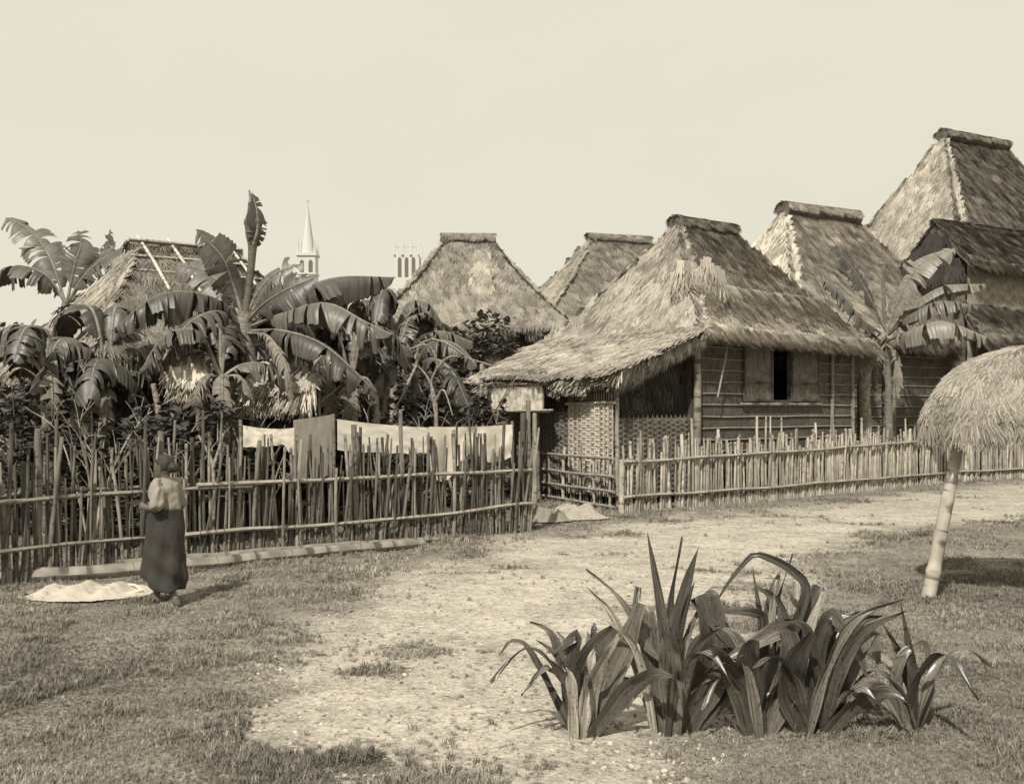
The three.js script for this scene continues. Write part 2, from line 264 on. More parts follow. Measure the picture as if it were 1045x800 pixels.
class Thatch {
  constructor() { this.mb = new MB(); this.mats = []; this.cols = []; }
  tuft(p, down, out, len, tone, roll = 0, wide = 1) {
    const y = down.clone().normalize(), x = V(0, 0, 0).crossVectors(y, out).normalize(), z = V(0, 0, 0).crossVectors(x, y);
    x.applyAxisAngle(z, roll); y.applyAxisAngle(z, roll);
    const m = new THREE.Matrix4().makeBasis(x.multiplyScalar(wide), y.multiplyScalar(len), z.multiplyScalar(Math.min(1, len / 0.42))); m.setPosition(p); this.mats.push(m);
    this.cols.push(sep(tone * 1.2 * rr(0.55, 1.45), rr(-0.01, 0.01)));
  }
  // a eave left, b eave right, c ridge right, d ridge left, seen from outside
  patch(a, b, c, d, { tone = 0.2, dens = 26, sag = 0.08, thick = 0.16, fringe = 0.35, row = 0.2, bump = 0.1, len = 0.42, tf } = {}) {
    const nrm = b.clone().sub(a).cross(c.clone().add(d).multiplyScalar(0.5).sub(a)).normalize();
    const sl = a.clone().add(b).multiplyScalar(0.5).distanceTo(c.clone().add(d).multiplyScalar(0.5)), s0 = a.x * 3.7 + a.z * 1.3;
    const at = (u, v) => { const p = a.clone().lerp(b, u).lerp(d.clone().lerp(c, u), v); return p.addScaledVector(nrm, -sag * Math.sin(Math.PI * v) + bump * (fbm(p.x * 1.3 + s0, p.y * 1.3 + p.z, 0, 3) - 0.5)); };
    const nu = Math.max(4, Math.round(a.distanceTo(b) / 0.3)), nv = Math.max(3, Math.round(sl / 0.3));
    this.mb.grid(nu, nv, (u, v) => [at(u, v), u * 6, v * 3]);
    const in_ = (u, v) => at(u, v).addScaledVector(nrm, -thick).addScaledVector(V(0, 1, 0), -0.02);
    this.mb.grid(nu, nv, (u, v) => [in_(u, v), u * 6, v * 3], true);
    this.mb.grid(nu, 1, (u, v) => [v ? at(u, 0) : in_(u, 0), u * 6, v * 0.1]);
    this.mb.grid(nv, 1, (u, v) => [v ? at(1, u) : in_(1, u), u * 3, v * 0.1]).grid(nv, 1, (u, v) => [v ? in_(0, u) : at(0, u), u * 3, v * 0.1]);
    const dnP = V(0, -1, 0).addScaledVector(nrm, nrm.y).normalize(); if (dnP.length() < 0.5) dnP.set(0, -1, 0);
    const rows = Math.max(2, Math.round(sl / row));
    for (let j = 0; j <= rows; j++) {
      const v = j / rows, p0 = at(0, v), p1 = at(1, v), L = p0.distanceTo(p1), n = Math.max(2, Math.round(L * dens * (j === 0 ? 1.3 : 1)));
      for (let k = 0; k < n; k++) {
        const u = clamp((k + R()) / n, 0, 1), vv = clamp(v + rr(-0.5, 0.6) / rows, 0, 1), p = at(u, vv);
        const dn = dnP.clone(); let tn = tone * (0.66 + 0.75 * fbm(p.x * 1.1 + s0, p.y * 1.6, p.z * 1.1, 3)); if (tf) tn *= tf(p, u, vv);
        this.tuft(p.addScaledVector(nrm, rr(-0.03, 0.03)).addScaledVector(dn, -len * 0.35), dn.addScaledVector(nrm, rr(-0.03, 0.07)), nrm, len * rr(0.7, 1.35), tn, rr(-0.34, 0.34), rr(0.7, 1.4));
      }
    }
    const nf = Math.round(a.distanceTo(b) * dens * 1.5);
    for (let k = 0; k < nf; k++) {
      const u = R(), p = at(u, 0.0), dn = at(u, 0).sub(at(u, 0.1)).normalize().lerp(V(0, -1, 0), rr(0.25, 0.75));
      let tn = tone * rr(0.7, 1.2); if (tf) tn *= tf(p, u, 0);
      this.tuft(p.addScaledVector(nrm, -thick * R()).addScaledVector(dn, -0.15), dn, nrm, fringe * (0.6 + 1.1 * fbm(u * a.distanceTo(b) * 2.2, s0, 0, 2)) + 0.12, tn, rr(-0.25, 0.25));
    }
    return at;
  }
  bundle(p0, p1, rx, ry, tone, dens = 40) {                        // a ridge roll: a flattened tube with straw across it
    const ax = p1.clone().sub(p0), L = ax.length(); ax.normalize(); const s = V(0, 0, 0).crossVectors(ax, V(0, 1, 0)).normalize(), n = Math.max(3, Math.round(L / 0.15));
    const ring = (t, a) => p0.clone().lerp(p1, t).addScaledVector(s, Math.cos(a) * rx * (0.92 + 0.16 * vn(t * 9, a))).add(V(0, Math.sin(a) * ry * (0.92 + 0.16 * vn(t * 7 + 4, a)), 0));
    this.mb.grid(n, 10, (u, v) => [ring(u, v * Math.PI * 2), u * L, v], true);
    for (const [t, f] of [[0, 0], [1, 1]]) this.mb.grid(10, 1, (u, v) => [v ? ring(t, u * Math.PI * 2) : p0.clone().lerp(p1, t), u, v * 0.2], !!f);
    for (let k = 0; k < L * dens * 4; k++) {
      const t = R(), sd = k & 1 ? 1 : -1, a = sd > 0 ? rr(0.2, 1.5) : Math.PI - rr(0.2, 1.5), p = ring(t, a), o = s.clone().multiplyScalar(Math.cos(a)).add(V(0, Math.sin(a), 0));
      this.tuft(p, s.clone().multiplyScalar(sd * Math.sin(a)).add(V(0, -Math.abs(Math.cos(a)) - 0.2, 0)), o, rr(0.12, 0.2), tone, rr(-0.2, 0.2), 0.8);
    }
  }
  build(hut, name = 'roof') {
    const m = part(hut, name, this.mb.geo(), M.roofBase), o = ORG.get(hut);
    this.mats.forEach((q) => { q.elements[12] -= o.x; q.elements[13] -= o.y; q.elements[14] -= o.z; });
    scatter(m, 'thatch', TUFTS[0], M.straw, this.mats, this.cols);
    return m;
  }
}
const post = (x, z, y0, y1, r = 0.06, lean = 0.04) => { const b = V(x, y0, z), t = V(x + rr(-lean, lean), y1, z + rr(-lean, lean)); const n = 9; const pts = []; for (let i = 0; i <= n; i++) pts.push(b.clone().lerp(t, i / n).add(V(rr(-0.008, 0.008), 0, rr(-0.008, 0.008)))); return new MB().tube(pts, (u) => r * (1.05 - 0.15 * u) * rr(0.95, 1.05), 8).geo(); };
function axes(deg) { const a = deg * Math.PI / 180; return { r: V(Math.cos(a), 0, -Math.sin(a)), b: V(-Math.sin(a), 0, -Math.cos(a)) }; }
function plainHut({ name = 'thatched_hut', label, cen, deg, L, W, eave, ridge, rl, over = 0.45, tone = 0.2, dens = 22, floor = 1.0, cap: capR = 0.2, laths = false, wall = M.wallDark, sag = 0.12, tf, lower = true, capTone = 1.0 }) {
  const { r, b } = axes(deg), c = V(cen.x, 0, cen.z), h = thing(name, label, 'hut', c.clone(), 'thatched village huts');
  const K = (i, j, y, o = 0) => c.clone().addScaledVector(r, i * (L / 2 + o)).addScaledVector(b, j * (W / 2 + o)).setY(y);
  const R0 = c.clone().addScaledVector(r, -rl / 2).setY(ridge), R1 = c.clone().addScaledVector(r, rl / 2).setY(ridge), th = new Thatch(), o = { tone, dens, sag, tf };
  const NL = K(-1, -1, eave, over), NR = K(1, -1, eave, over), FR = K(1, 1, eave, over), FL = K(-1, 1, eave, over);
  th.patch(NL, NR, R1, R0, o); th.patch(FL, NL, R0, R0, o); th.patch(NR, FR, R1, R1, { ...o, dens: dens * 0.6 }); th.patch(FR, FL, R0, R1, { ...o, dens: dens * 0.35, row: 0.35 });
  th.bundle(R0.clone().addScaledVector(r, -0.12).add(V(0, 0.02, 0)), R1.clone().addScaledVector(r, 0.12).add(V(0, 0.02, 0)), capR, capR * 0.8, tone * capTone);
  const roof = th.build(h);
  const rp = new MB(); rp.tube([R0.clone().addScaledVector(r, -0.2).add(V(0, capR * 0.85, 0)), R1.clone().addScaledVector(r, 0.2).add(V(0, capR * 0.85, 0))], 0.035, 6); part(roof, 'ridge_pole', rp.geo(), M.post);
  const top = eave + over * 0.55, t = 0.07;
  const wallBox = (A, B, n) => { const d = B.clone().sub(A); return new MB().box(A.clone().setY(floor), d, V(0, top - floor, 0), n.clone().multiplyScalar(t)).geo(); };
  part(h, 'wall', wallBox(K(-1, -1, 0), K(1, -1, 0), b.clone().negate()), wall); part(h, 'wall', wallBox(K(-1, 1, 0), K(-1, -1, 0), r.clone().negate()), wall);
  part(h, 'wall', wallBox(K(1, -1, 0), K(1, 1, 0), r), wall); part(h, 'wall', wallBox(K(1, 1, 0), K(-1, 1, 0), b), wall);
  part(h, 'floor', new MB().box(K(-1, -1, floor - 0.1), K(1, -1, 0).sub(K(-1, -1, 0)), V(0, 0.1, 0), b.clone().multiplyScalar(-W)).geo().translate(b.x * W, 0, b.z * W), M.post);
  for (const [i, j] of [[-1, -1], [0, -1], [1, -1], [-1, 0], [1, 0], [-1, 1], [1, 1]]) { const p = K(i * 1.03, j * 1.03, 0); part(h, 'post', post(p.x, p.z, -0.1, top), M.post); }
  if (laths) for (let y = floor + 0.2; y < top - 0.05; y += 0.27) {
    const A = K(-1, -1, y).addScaledVector(b, -t - 0.015), B = K(1, -1, y).addScaledVector(b, -t - 0.015); part(h, 'lath', new MB().tube([A, A.clone().lerp(B, 0.5).add(V(0, rr(-0.03, 0.03), 0)), B], 0.017, 5).geo(), M.lath);
  }
  return { h, K, r, b, roof, th };
}
// woven bamboo panel between two bottom corners
function weave(A, B, y0, y1, n, { strip = 0.052, cane = 0.13, amp = 0.016 } = {}) {
  const mb = new MB(), L = A.distanceTo(B), nc = Math.max(2, Math.round(L / cane)), rows = Math.max(2, Math.round((y1 - y0) / strip));
  for (let j = 0; j < rows; j++) {
    const ya = y0 + (j + 0.08) * strip, yb = y0 + (j + rr(0.84, 0.97)) * strip, ph = (j & 1) * Math.PI, e0 = rr(-0.03, 0.01), wob = rr(-0.006, 0.006);
    mb.grid(nc * 4, 1, (u, v) => { const s = Math.sin(u * nc * Math.PI + ph) * amp; return [A.clone().lerp(B, u * (1 - 2 * e0 / L) + e0 / L).addScaledVector(n, s + amp).setY((v ? yb : ya) + wob * Math.sin(u * 9)), v * 0.05, u * L]; });
  }
  for (let i = 0; i <= nc; i++) { const p = A.clone().lerp(B, i / nc).addScaledVector(n, amp); mb.tube([p.clone().setY(y0 - 0.05), p.clone().setY(y1 + 0.05)], 0.011, 5); }
  mb.quad(A.clone().addScaledVector(n, -0.02).setY(y0), B.clone().addScaledVector(n, -0.02).setY(y0), B.clone().addScaledVector(n, -0.02).setY(y1), A.clone().addScaledVector(n, -0.02).setY(y1));
  return mb.geo();
}

// ------------------------------------------------------------------ the hut by the gate
{
  const { r, b } = axes(38), n = b.clone().negate(), l = r.clone().negate(), C = V(3.79, 0, -22.5), L = 5.5, W = 4.3, ov = 0.4;
  const h = thing('thatched_hut', 'large thatched hut with sliding window shutters and a low lean-to behind the bamboo gate', 'hut', C.clone().addScaledVector(r, L / 2).addScaledVector(b, W / 2), 'thatched village huts');
  const Q = (t, s, y) => C.clone().addScaledVector(r, t).addScaledVector(b, s).setY(y);
  const eave = 3.42, RY = 6.3, R0 = Q(L / 2 - 0.92, W / 2, RY), R1 = Q(L / 2 + 0.92, W / 2, RY);
  const NL = Q(-0.12, -ov, eave + 0.14), NR = Q(L + ov, -ov, eave), FR = Q(L + ov, W + ov, eave), FL = Q(-0.12, W + ov, eave + 0.14), E0 = Q(-2.42, -0.3, 2.7), E1 = Q(-2.5, W + 0.1, 2.62);
  const th = new Thatch();
  th.patch(NL, NR, R1, R0, { tone: 0.26, dens: 34, row: 0.16, fringe: 0.2 });
  { // the lower courses were laid anew over the old ones: a second, paler layer with its own ragged top edge
    const k = 0.36, nn = NR.clone().sub(NL).cross(R0.clone().sub(NL)).normalize().multiplyScalar(0.05); th.patch(NL.clone().add(nn), NR.clone().add(nn), NR.clone().lerp(R1, k).add(nn), NL.clone().lerp(R0, k).add(nn), { tone: 0.36, dens: 36, row: 0.15, fringe: 0.2, thick: 0.05 });
  }
  th.patch(FL, NL, R0, R0, { tone: 0.19, dens: 34, row: 0.16, fringe: 0.1 });
  th.patch(E1, E0, NL.clone().add(V(0, 0.03, 0)), FL.clone().add(V(0, 0.03, 0)), { tone: 0.2, dens: 38, row: 0.15, fringe: 0.3, sag: 0.05 });
  th.patch(NR, FR, R1, R1, { tone: 0.19, dens: 16 }); th.patch(FR, FL, R0, R1, { tone: 0.19, dens: 10, row: 0.35 });
  th.bundle(R0.clone().addScaledVector(r, -0.1).add(V(0, 0.02, 0)), R1.clone().addScaledVector(r, 0.1).add(V(0, 0.02, 0)), 0.2, 0.17, 0.2, 50);
  // a mended place by the hip: long pale straw hanging loose
  for (let k = 0; k < 130; k++) { const a = rr(-1, 1), q = R(); const p = Q(1.0 + 0.36 * a + 0.1, 0.85 - 0.4 * a, 5.3 - 0.9 * q - 0.3 * Math.abs(a) + rr(-0.12, 0.12)); p.addScaledVector(n, 0.26 - 0.1 * q).addScaledVector(l, 0.28 + 0.12 * q); th.tuft(p, n.clone().add(l).multiplyScalar(0.35).add(V(0, -1, 0)), n.clone().add(l).add(V(0, 0.8, 0)).normalize(), rr(0.3, 0.6), 0.25, rr(-0.25, 0.25), 0.9); }
  // shaggy verge along the raking edge of the lean-to
  for (let k = 0; k < 260; k++) { const t = R(), p = E0.clone().lerp(NL, t).add(V(0, -0.05 - 0.1 * R(), 0)).addScaledVector(n, rr(-0.15, 0.06)); th.tuft(p, V(rr(-0.2, 0.1), -1, rr(-0.2, 0.3)).addScaledVector(l, 0.6), n, rr(0.2, 0.42) * (1.2 - 0.5 * t), 0.17, rr(-0.3, 0.3)); }
  const roof = th.build(h);
  part(roof, 'ridge_pole', new MB().tube([R0.clone().addScaledVector(r, -0.2).add(V(0, 0.17, 0)), R1.clone().addScaledVector(r, 0.2).add(V(0, 0.17, 0))], 0.035, 6).geo(), M.post);
  // walls of nipa panels; the street side has a window opening between two sliding shutters
  const top = 3.66, fl = 0.8, tk = 0.07;
  const slab = (t0, s0, t1, s1, y0, y1, nn) => new MB().box(Q(t0, s0, y0), Q(t1, s1, 0).sub(Q(t0, s0, 0)), V(0, y1 - y0, 0), nn.clone().multiplyScalar(tk)).geo();
  part(h, 'wall', slab(0, 0, 2.4, 0, fl, top, n), M.wallDark); part(h, 'wall', slab(3.1, 0, L, 0, fl, top, n), M.wallDark);
  part(h, 'wall', slab(2.4, 0, 3.1, 0, fl, 2.15, n), M.wallDark); part(h, 'wall', slab(2.4, 0, 3.1, 0, 3.46, top, n), M.wallDark);
  part(h, 'wall', slab(L, 0, L, 1.5, fl, top, r), M.wallDark); part(h, 'wall', slab(L, 1.5, L, 3.1, fl, 2.2, r), M.wallDark); part(h, 'wall', slab(L, 3.1, L, W, fl, top, r), M.wallDark); part(h, 'wall', slab(L, 1.5, L, 3.1, 3.3, top, r), M.wallDark);
  part(h, 'wall', slab(L, W, 0, W, fl, top, b), M.wallDark); part(h, 'wall', slab(0, W, 0, 0, fl, top, l), M.wallDark);
  part(h, 'floor', new MB().box(Q(0, 0, fl - 0.1), r.clone().multiplyScalar(L), V(0, 0.1, 0), b.clone().multiplyScalar(-W)).geo().translate(b.x * W, 0, b.z * W), M.post);
  for (const [t, s, rad] of [[-0.05, -0.14, 0.085], [4.6, -0.12, 0.05], [L, -0.1, 0.06], [L, W, 0.06], [0, W, 0.06], [2.6, W, 0.05]]) { const p = Q(t, s, 0); part(h, 'post', post(p.x, p.z, -0.1, s < 0 && t < 1 ? 3.72 : 3.6, rad), t < 1 && s < 0 ? mat(sep(0.3), T.bamboo, 0.8) : M.post); }
  const lath = (t0, t1, y) => { const pts = []; for (let i = 0; i <= 6; i++) pts.push(Q(lerp(t0, t1, i / 6), -tk - 0.018, y + rr(-0.012, 0.012))); part(h, 'lath', new MB().tube(pts, 0.017, 5).geo(), M.lath); };
  for (let y = 1.05; y < 3.6; y += 0.245) { const w = y > 2.05 && y < 3.5; lath(0.08, w ? 1.46 : L, y); if (w) lath(4.14, L, y); }
  for (const [t0, t1] of [[1.47, 2.42], [3.1, 4.12]]) {
    const s = part(h, 'shutter', new MB().box(Q(t0, -tk - 0.03, 2.12), r.clone().multiplyScalar(t1 - t0), V(0, 1.36, 0), n.clone().multiplyScalar(0.035)).geo(), M.shutter);
    for (const [a, c, y0, y1] of [[t0, t0 + 0.05, 2.12, 3.48], [t1 - 0.05, t1, 2.12, 3.48]]) part(s, 'frame', new MB().box(Q(a, -tk - 0.067, y0), r.clone().multiplyScalar(c - a), V(0, y1 - y0, 0), n.clone().multiplyScalar(0.025)).geo(), M.shutterFrame);
    for (const y of [2.12, 2.5, 3.43]) part(s, 'frame', new MB().box(Q(t0 + 0.052, -tk - 0.067, y), r.clone().multiplyScalar(t1 - t0 - 0.104), V(0, 0.045, 0), n.clone().multiplyScalar(0.022)).geo(), M.shutterFrame);
  }
  part(h, 'window_sill', new MB().box(Q(1.4, -tk - 0.005, 2.04), r.clone().multiplyScalar(2.8), V(0, 0.05, 0), n.clone().multiplyScalar(0.09)).geo(), M.lath);
  part(h, 'brace', new MB().tube([Q(0.85, -0.25, 3.5), Q(0.42, -0.3, 2.2)], 0.02, 6).geo(), M.rail);
  part(h, 'eave_plate', new MB().box(Q(0.0, -0.3, 3.6), Q(0.75, -0.36, 3.34).sub(Q(0.0, -0.3, 3.6)), V(0, 0.1, 0), n.clone().multiplyScalar(0.05)).geo(), M.post);
  // the lean-to: woven walls, hanging dry leaf with interior shade painted into its tone
  const lt = (s) => Q(-2.28, s, 0), wl = (t) => Q(t, 0.0, 0);
  part(h, 'door', weave(lt(1.32), lt(0.02), 0.28, 2.04, l), M.weavePale);
  part(h, 'woven_wall', weave(lt(4.1), lt(1.36), 0.28, 1.9, l), M.weaveDark);
  part(h, 'woven_wall', weave(wl(-2.16), wl(-0.15), 0.25, 1.78, n), M.weaveDark);
  part(h, 'door_lintel', new MB().tube([lt(1.4).addScaledVector(l, 0.03).setY(2.06), lt(-0.06).addScaledVector(l, 0.03).setY(2.08)], 0.035, 7).geo(), M.weavePale);
  for (let i = 0; i < 18; i++) { const p = lt(0.06 + i * 0.072); part(h, 'slat', new MB().tube([p.clone().setY(2.08), p.clone().setY(2.66)], rr(0.014, 0.022), 5).geo(), i % 3 ? M.lath : M.rail); }
  for (const [t, s] of [[-2.2, -0.02], [-2.2, 1.36], [-2.2, 4.12]]) { const p = Q(t, s, 0); part(h, 'post', post(p.x, p.z, -0.1, 2.5, 0.05), M.rail); }
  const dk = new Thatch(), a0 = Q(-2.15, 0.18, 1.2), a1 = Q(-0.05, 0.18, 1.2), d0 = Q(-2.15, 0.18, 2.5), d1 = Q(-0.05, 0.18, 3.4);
  dk.patch(a0, a1, d1, d0, { tone: 0.045, dens: 26, thick: 0.06, sag: 0 }); dk.build(h, 'shaded_leaf_screen');
  const dk2 = new Thatch(); dk2.patch(Q(-2.1, 4.0, 1.4), Q(-2.1, 1.4, 1.4), Q(-2.1, 1.4, 2.45), Q(-2.1, 4.0, 2.45), { tone: 0.06, dens: 20, thick: 0.05, sag: 0 }); dk2.build(h, 'shaded_leaf_screen');
}
// ------------------------------------------------------------------ the other huts
const hutB = plainHut({ label: 'thatched hut with a smoke-stained pyramid roof and tiny gabled porch behind the shrubs', cen: G(478, 33.5), deg: 4, L: 4.9, W: 4.6, eave: 4.35, ridge: 7.2, rl: 1.35, tone: 0.18 });
{
  const th = new Thatch(), o = P(427, 330, 30.2), { r, b } = axes(4); const q = (i, j, y) => o.clone().addScaledVector(r, i).addScaledVector(b, j).setY(o.y + y);
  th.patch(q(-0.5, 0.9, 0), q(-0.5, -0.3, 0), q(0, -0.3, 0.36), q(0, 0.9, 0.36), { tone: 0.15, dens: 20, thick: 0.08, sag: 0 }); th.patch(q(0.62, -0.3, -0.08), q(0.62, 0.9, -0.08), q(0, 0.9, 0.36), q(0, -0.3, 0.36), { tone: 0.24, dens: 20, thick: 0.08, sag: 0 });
  th.build(hutB.h, 'porch_roof');
  const md = new Thatch(), up = V(0, 0.78, 0.62), cc = V(-0.35 + (478 - CX) / FOC * 33.5 + 0.75, 6.02, -33.5 + 1.05), cs = [];
  md.patch(cc.clone().add(V(-0.26, -0.62, 0.5)), cc.clone().add(V(0.3, -0.55, 0.46)), cc.clone().add(V(0.2, 0.6, -0.5)), cc.clone().add(V(-0.14, 0.66, -0.54)), { tone: 0.27, dens: 44, row: 0.14, thick: 0.08, sag: -0.04, fringe: 0.2, len: 0.36 }); md.build(hutB.h, 'mended_patch');
  for (const i of [-0.4, 0.45]) { const p = q(i, -0.2, 0); part(hutB.h, 'porch_post', post(p.x, p.z, -0.1, o.y + 0.1, 0.05), M.post); }
}
plainHut({ label: 'far thatched hut whose plain pale ridge shows between two nearer roofs', cen: G(632, 37), deg: 18, L: 7, W: 5, eave: 4.5, ridge: 7.72, rl: 2.05, tone: 0.2, dens: 20 });
plainHut({ label: 'thatched hut with a thick rounded ridge roll behind the shuttered hut', cen: V(9.05, 0, -31.6), deg: 30, L: 6.6, W: 5.2, eave: 3.85, ridge: 7.62, rl: 2.7, tone: 0.3, dens: 26, cap: 0.3, laths: true, capTone: 0.9 });
plainHut({ label: 'tallest thatched hut with a huge steep roof rising behind the gabled annex', cen: V(16.4, 0, -38.2), deg: 30, L: 10, W: 7.6, eave: 4.9, ridge: 11.4, rl: 3.2, tone: 0.23, dens: 22, cap: 0.28 });
const hutA = plainHut({ label: 'thatched hut with bamboo poles tied over its ridge behind the banana plants', cen: V(-5.95, 0, -19.6), deg: 38, L: 3.9, W: 3.9, eave: 2.85, ridge: 4.8, rl: 1.75, tone: 0.18, dens: 34, over: 0.5, floor: 0.5, cap: 0.12, sag: 0.04 });
{
  const { r, b } = axes(38), c = V(-5.95, 0, -19.6), n = b.clone().negate(), Q = (t, s, y) => c.clone().addScaledVector(r, t).addScaledVector(n, s).setY(y);
  for (const [s, y, hl] of [[0.32, 4.62, 1.1], [0.62, 4.34, 1.2], [0.92, 4.04, 1.3], [0.1, 4.93, 1.05]]) part(hutA.roof, 'bamboo_pole', new MB().tube([Q(-hl, s, y), Q(0, s, y + rr(-0.02, 0.04)), Q(hl, s + 0.03, y)], 0.035, 6).geo(), M.rail);
  for (const t of [-0.85, -0.3, 0.35, 0.85]) part(hutA.roof, 'tie_stick', new MB().tube([Q(t, -0.05, 5.02), Q(t + 0.08, 0.5, 4.56), Q(t + 0.16, 1.1, 3.98)], 0.028, 6).geo(), M.weavePale);
}
// gabled annex in front of the tallest hut
{
  const { r, b } = axes(32), c = G(992, 31.4), k = 1.1, n = b.clone().negate(), h = thing('gabled_hut', 'small gabled hut with a black gable end and pale upper wall beside the tallest hut', 'hut', c.clone(), 'thatched village huts');
  const Q = (t, s, y) => c.clone().addScaledVector(r, t * k).addScaledVector(n, s * k).setY(2 + (y - 2) * k), th = new Thatch();
  th.patch(Q(-1.5, 1.15, 5.55), Q(3, 1.15, 5.55), Q(3, 0, 6.75), Q(-1.5, 0, 6.75), { tone: 0.22, dens: 26, sag: 0.02, fringe: 0.2 });
  th.patch(Q(3, -1.15, 5.55), Q(-1.5, -1.15, 5.55), Q(-1.5, 0, 6.75), Q(3, 0, 6.75), { tone: 0.2, dens: 12, sag: 0.02 }); th.bundle(Q(-1.5, 0, 6.75), Q(3, 0, 6.75), 0.12, 0.1, 0.15);
  th.build(h);
  const sk = new Thatch(); sk.patch(Q(-1.7, 1.6, 3.65), Q(3.6, 1.6, 3.65), Q(3.4, 0.8, 4.55), Q(-1.4, 0.8, 4.55), { tone: 0.22, dens: 28 }); sk.build(h, 'skirt_roof');
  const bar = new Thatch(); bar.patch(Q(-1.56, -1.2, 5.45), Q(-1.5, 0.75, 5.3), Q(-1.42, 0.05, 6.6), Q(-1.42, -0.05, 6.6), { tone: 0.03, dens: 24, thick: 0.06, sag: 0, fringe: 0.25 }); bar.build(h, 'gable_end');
  part(h, 'wall', new MB().box(Q(-1.3, 0.78, 0.8), r.clone().multiplyScalar(4.8), V(0, 5.5, 0), n.clone().multiplyScalar(0.08)).geo(), M.wallPale);
  part(h, 'wall', new MB().box(Q(-1.3, -0.9, 0.8), n.clone().multiplyScalar(1.8), V(0, 5.3, 0), r.clone().multiplyScalar(-0.08)).geo(), M.wallMid);
  part(h, 'wall', new MB().box(Q(-1.2, 0.95, 0.6), r.clone().multiplyScalar(5.0), V(0, 3.5, 0), n.clone().multiplyScalar(0.06)).geo(), M.wallDark);
  for (let y = 0.9; y < 3.7; y += 0.3) part(h, 'lath', new MB().tube([Q(-1.2, 1.03, y), Q(1, 1.03, y + rr(-0.03, 0.03)), Q(3.4, 1.03, y)], 0.017, 5).geo(), M.lath);
  for (const t of [-1.25, 0.6, 3.3]) { const p = Q(t, 1.45, 0); part(h, 'post', post(p.x, p.z, -0.1, 3.85, 0.06), M.post); }
}
// low awnings under the bananas, and the raised coop beside the lean-to
function awning(label, px, py, d, w, dep, deg, tone, rise) {
  const { r, b } = axes(deg), o = P(px, py, d), n = b.clone().negate(), h = thing('thatched_awning', label, 'awning', o.clone().setY(0), 'low thatched awnings'), Q = (t, s, y) => o.clone().addScaledVector(r, t).addScaledVector(n, s).add(V(0, y, 0)), th = new Thatch();
  th.patch(Q(-w / 2, dep / 2, 0), Q(w / 2, dep / 2, 0), Q(w / 2, -dep / 2, rise), Q(-w / 2, -dep / 2, rise), { tone, dens: 46, thick: 0.1, sag: 0.02, row: 0.12, len: 0.34 }); th.build(h);
  for (const [t, s] of [[-0.44, 0.35], [0.44, 0.35], [-0.44, -0.4], [0.44, -0.4]]) { const p = Q(t * w, s * dep, 0); part(h, 'post', post(p.x, p.z, -0.05, o.y + rise * (0.5 - s) - 0.05, 0.035), M.post); }
}
awning('pale straw awning leaning under the tall banana plant', 291, 396, 17.0, 1.05, 0.7, -8, 0.3, 0.4);
awning('small bright straw awning hung before the ridge-poled hut', 189, 384, 16.0, 0.42, 0.3, 12, 0.34, 0.3);
{
  const c = G(529, 22.2), { r, b } = axes(-2), n = b.clone().negate(), h = thing('raised_coop', 'raised coop with a pale mat front on bamboo legs beside the lean-to', 'coop', c.clone());
  const Q = (t, s, y) => c.clone().addScaledVector(r, t).addScaledVector(n, s).setY(y);
  part(h, 'front_panel', new MB().grid(16, 8, (u, v) => { const p = Q(lerp(-0.54, 0.5, u), 0.3 + 0.02 * vn(u * 6, v * 5), lerp(1.93, 2.42, v) + 0.012 * Math.sin(u * 9)); return [p, u, v * 0.5]; }).geo(), M.matPale);
  part(h, 'side_panel', new MB().box(Q(0.5, -0.4, 1.93), n.clone().multiplyScalar(0.69), V(0, 0.47, 0), r.clone().multiplyScalar(0.03)).geo(), M.wallMid); part(h, 'side_panel', new MB().box(Q(-0.54, -0.4, 1.93), n.clone().multiplyScalar(0.69), V(0, 0.47, 0), r.clone().multiplyScalar(0.03)).geo(), M.wallMid);
  part(h, 'back_panel', new MB().box(Q(-0.54, -0.42, 1.93), r.clone().multiplyScalar(1.04), V(0, 0.47, 0), n.clone().multiplyScalar(0.02)).geo(), M.wallMid);
  part(h, 'floor', new MB().box(Q(-0.6, -0.45, 1.88), r.clone().multiplyScalar(1.25), V(0, 0.045, 0), n.clone().multiplyScalar(0.8)).geo(), M.rail);
  part(h, 'top_pole', new MB().tube([Q(-0.75, 0.33, 2.42), Q(0, 0.34, 2.46), Q(0.62, 0.33, 2.46)], 0.03, 6).geo(), M.rail); part(h, 'bottom_pole', new MB().tube([Q(-0.6, 0.37, 1.9), Q(0.72, 0.36, 1.93)], 0.028, 6).geo(), M.rail);
  for (const [t, s, k] of [[-0.5, 0.26, 1], [0.34, 0.28, 1], [-0.5, -0.38, 0], [0.4, -0.38, 0]]) { const p = Q(t, s, 0); part(h, 'leg', post(p.x, p.z, -0.05, 1.9, 0.055), k ? M.rail : M.post); }
  const th = new Thatch(); th.patch(Q(-0.7, 0.3, 2.55), Q(0.6, 0.3, 2.55), Q(0.6, -0.45, 2.74), Q(-0.7, -0.45, 2.74), { tone: 0.19, dens: 40, thick: 0.06, sag: 0, row: 0.13, fringe: 0.0, len: 0.25 }); th.build(h);
}
for (const [px, d, y] of [[491, 22.6, 2.9], [497, 23.4, 2.6]]) { const p = G(px, d); solo('bamboo_post', px < 494 ? 'tall slim bamboo post standing beside the raised coop' : 'shorter bamboo post just behind the tall one at the coop', 'post', post(p.x, p.z, -0.05, y, 0.045), px < 494 ? M.paleBamboo[1] : M.rail, p); }

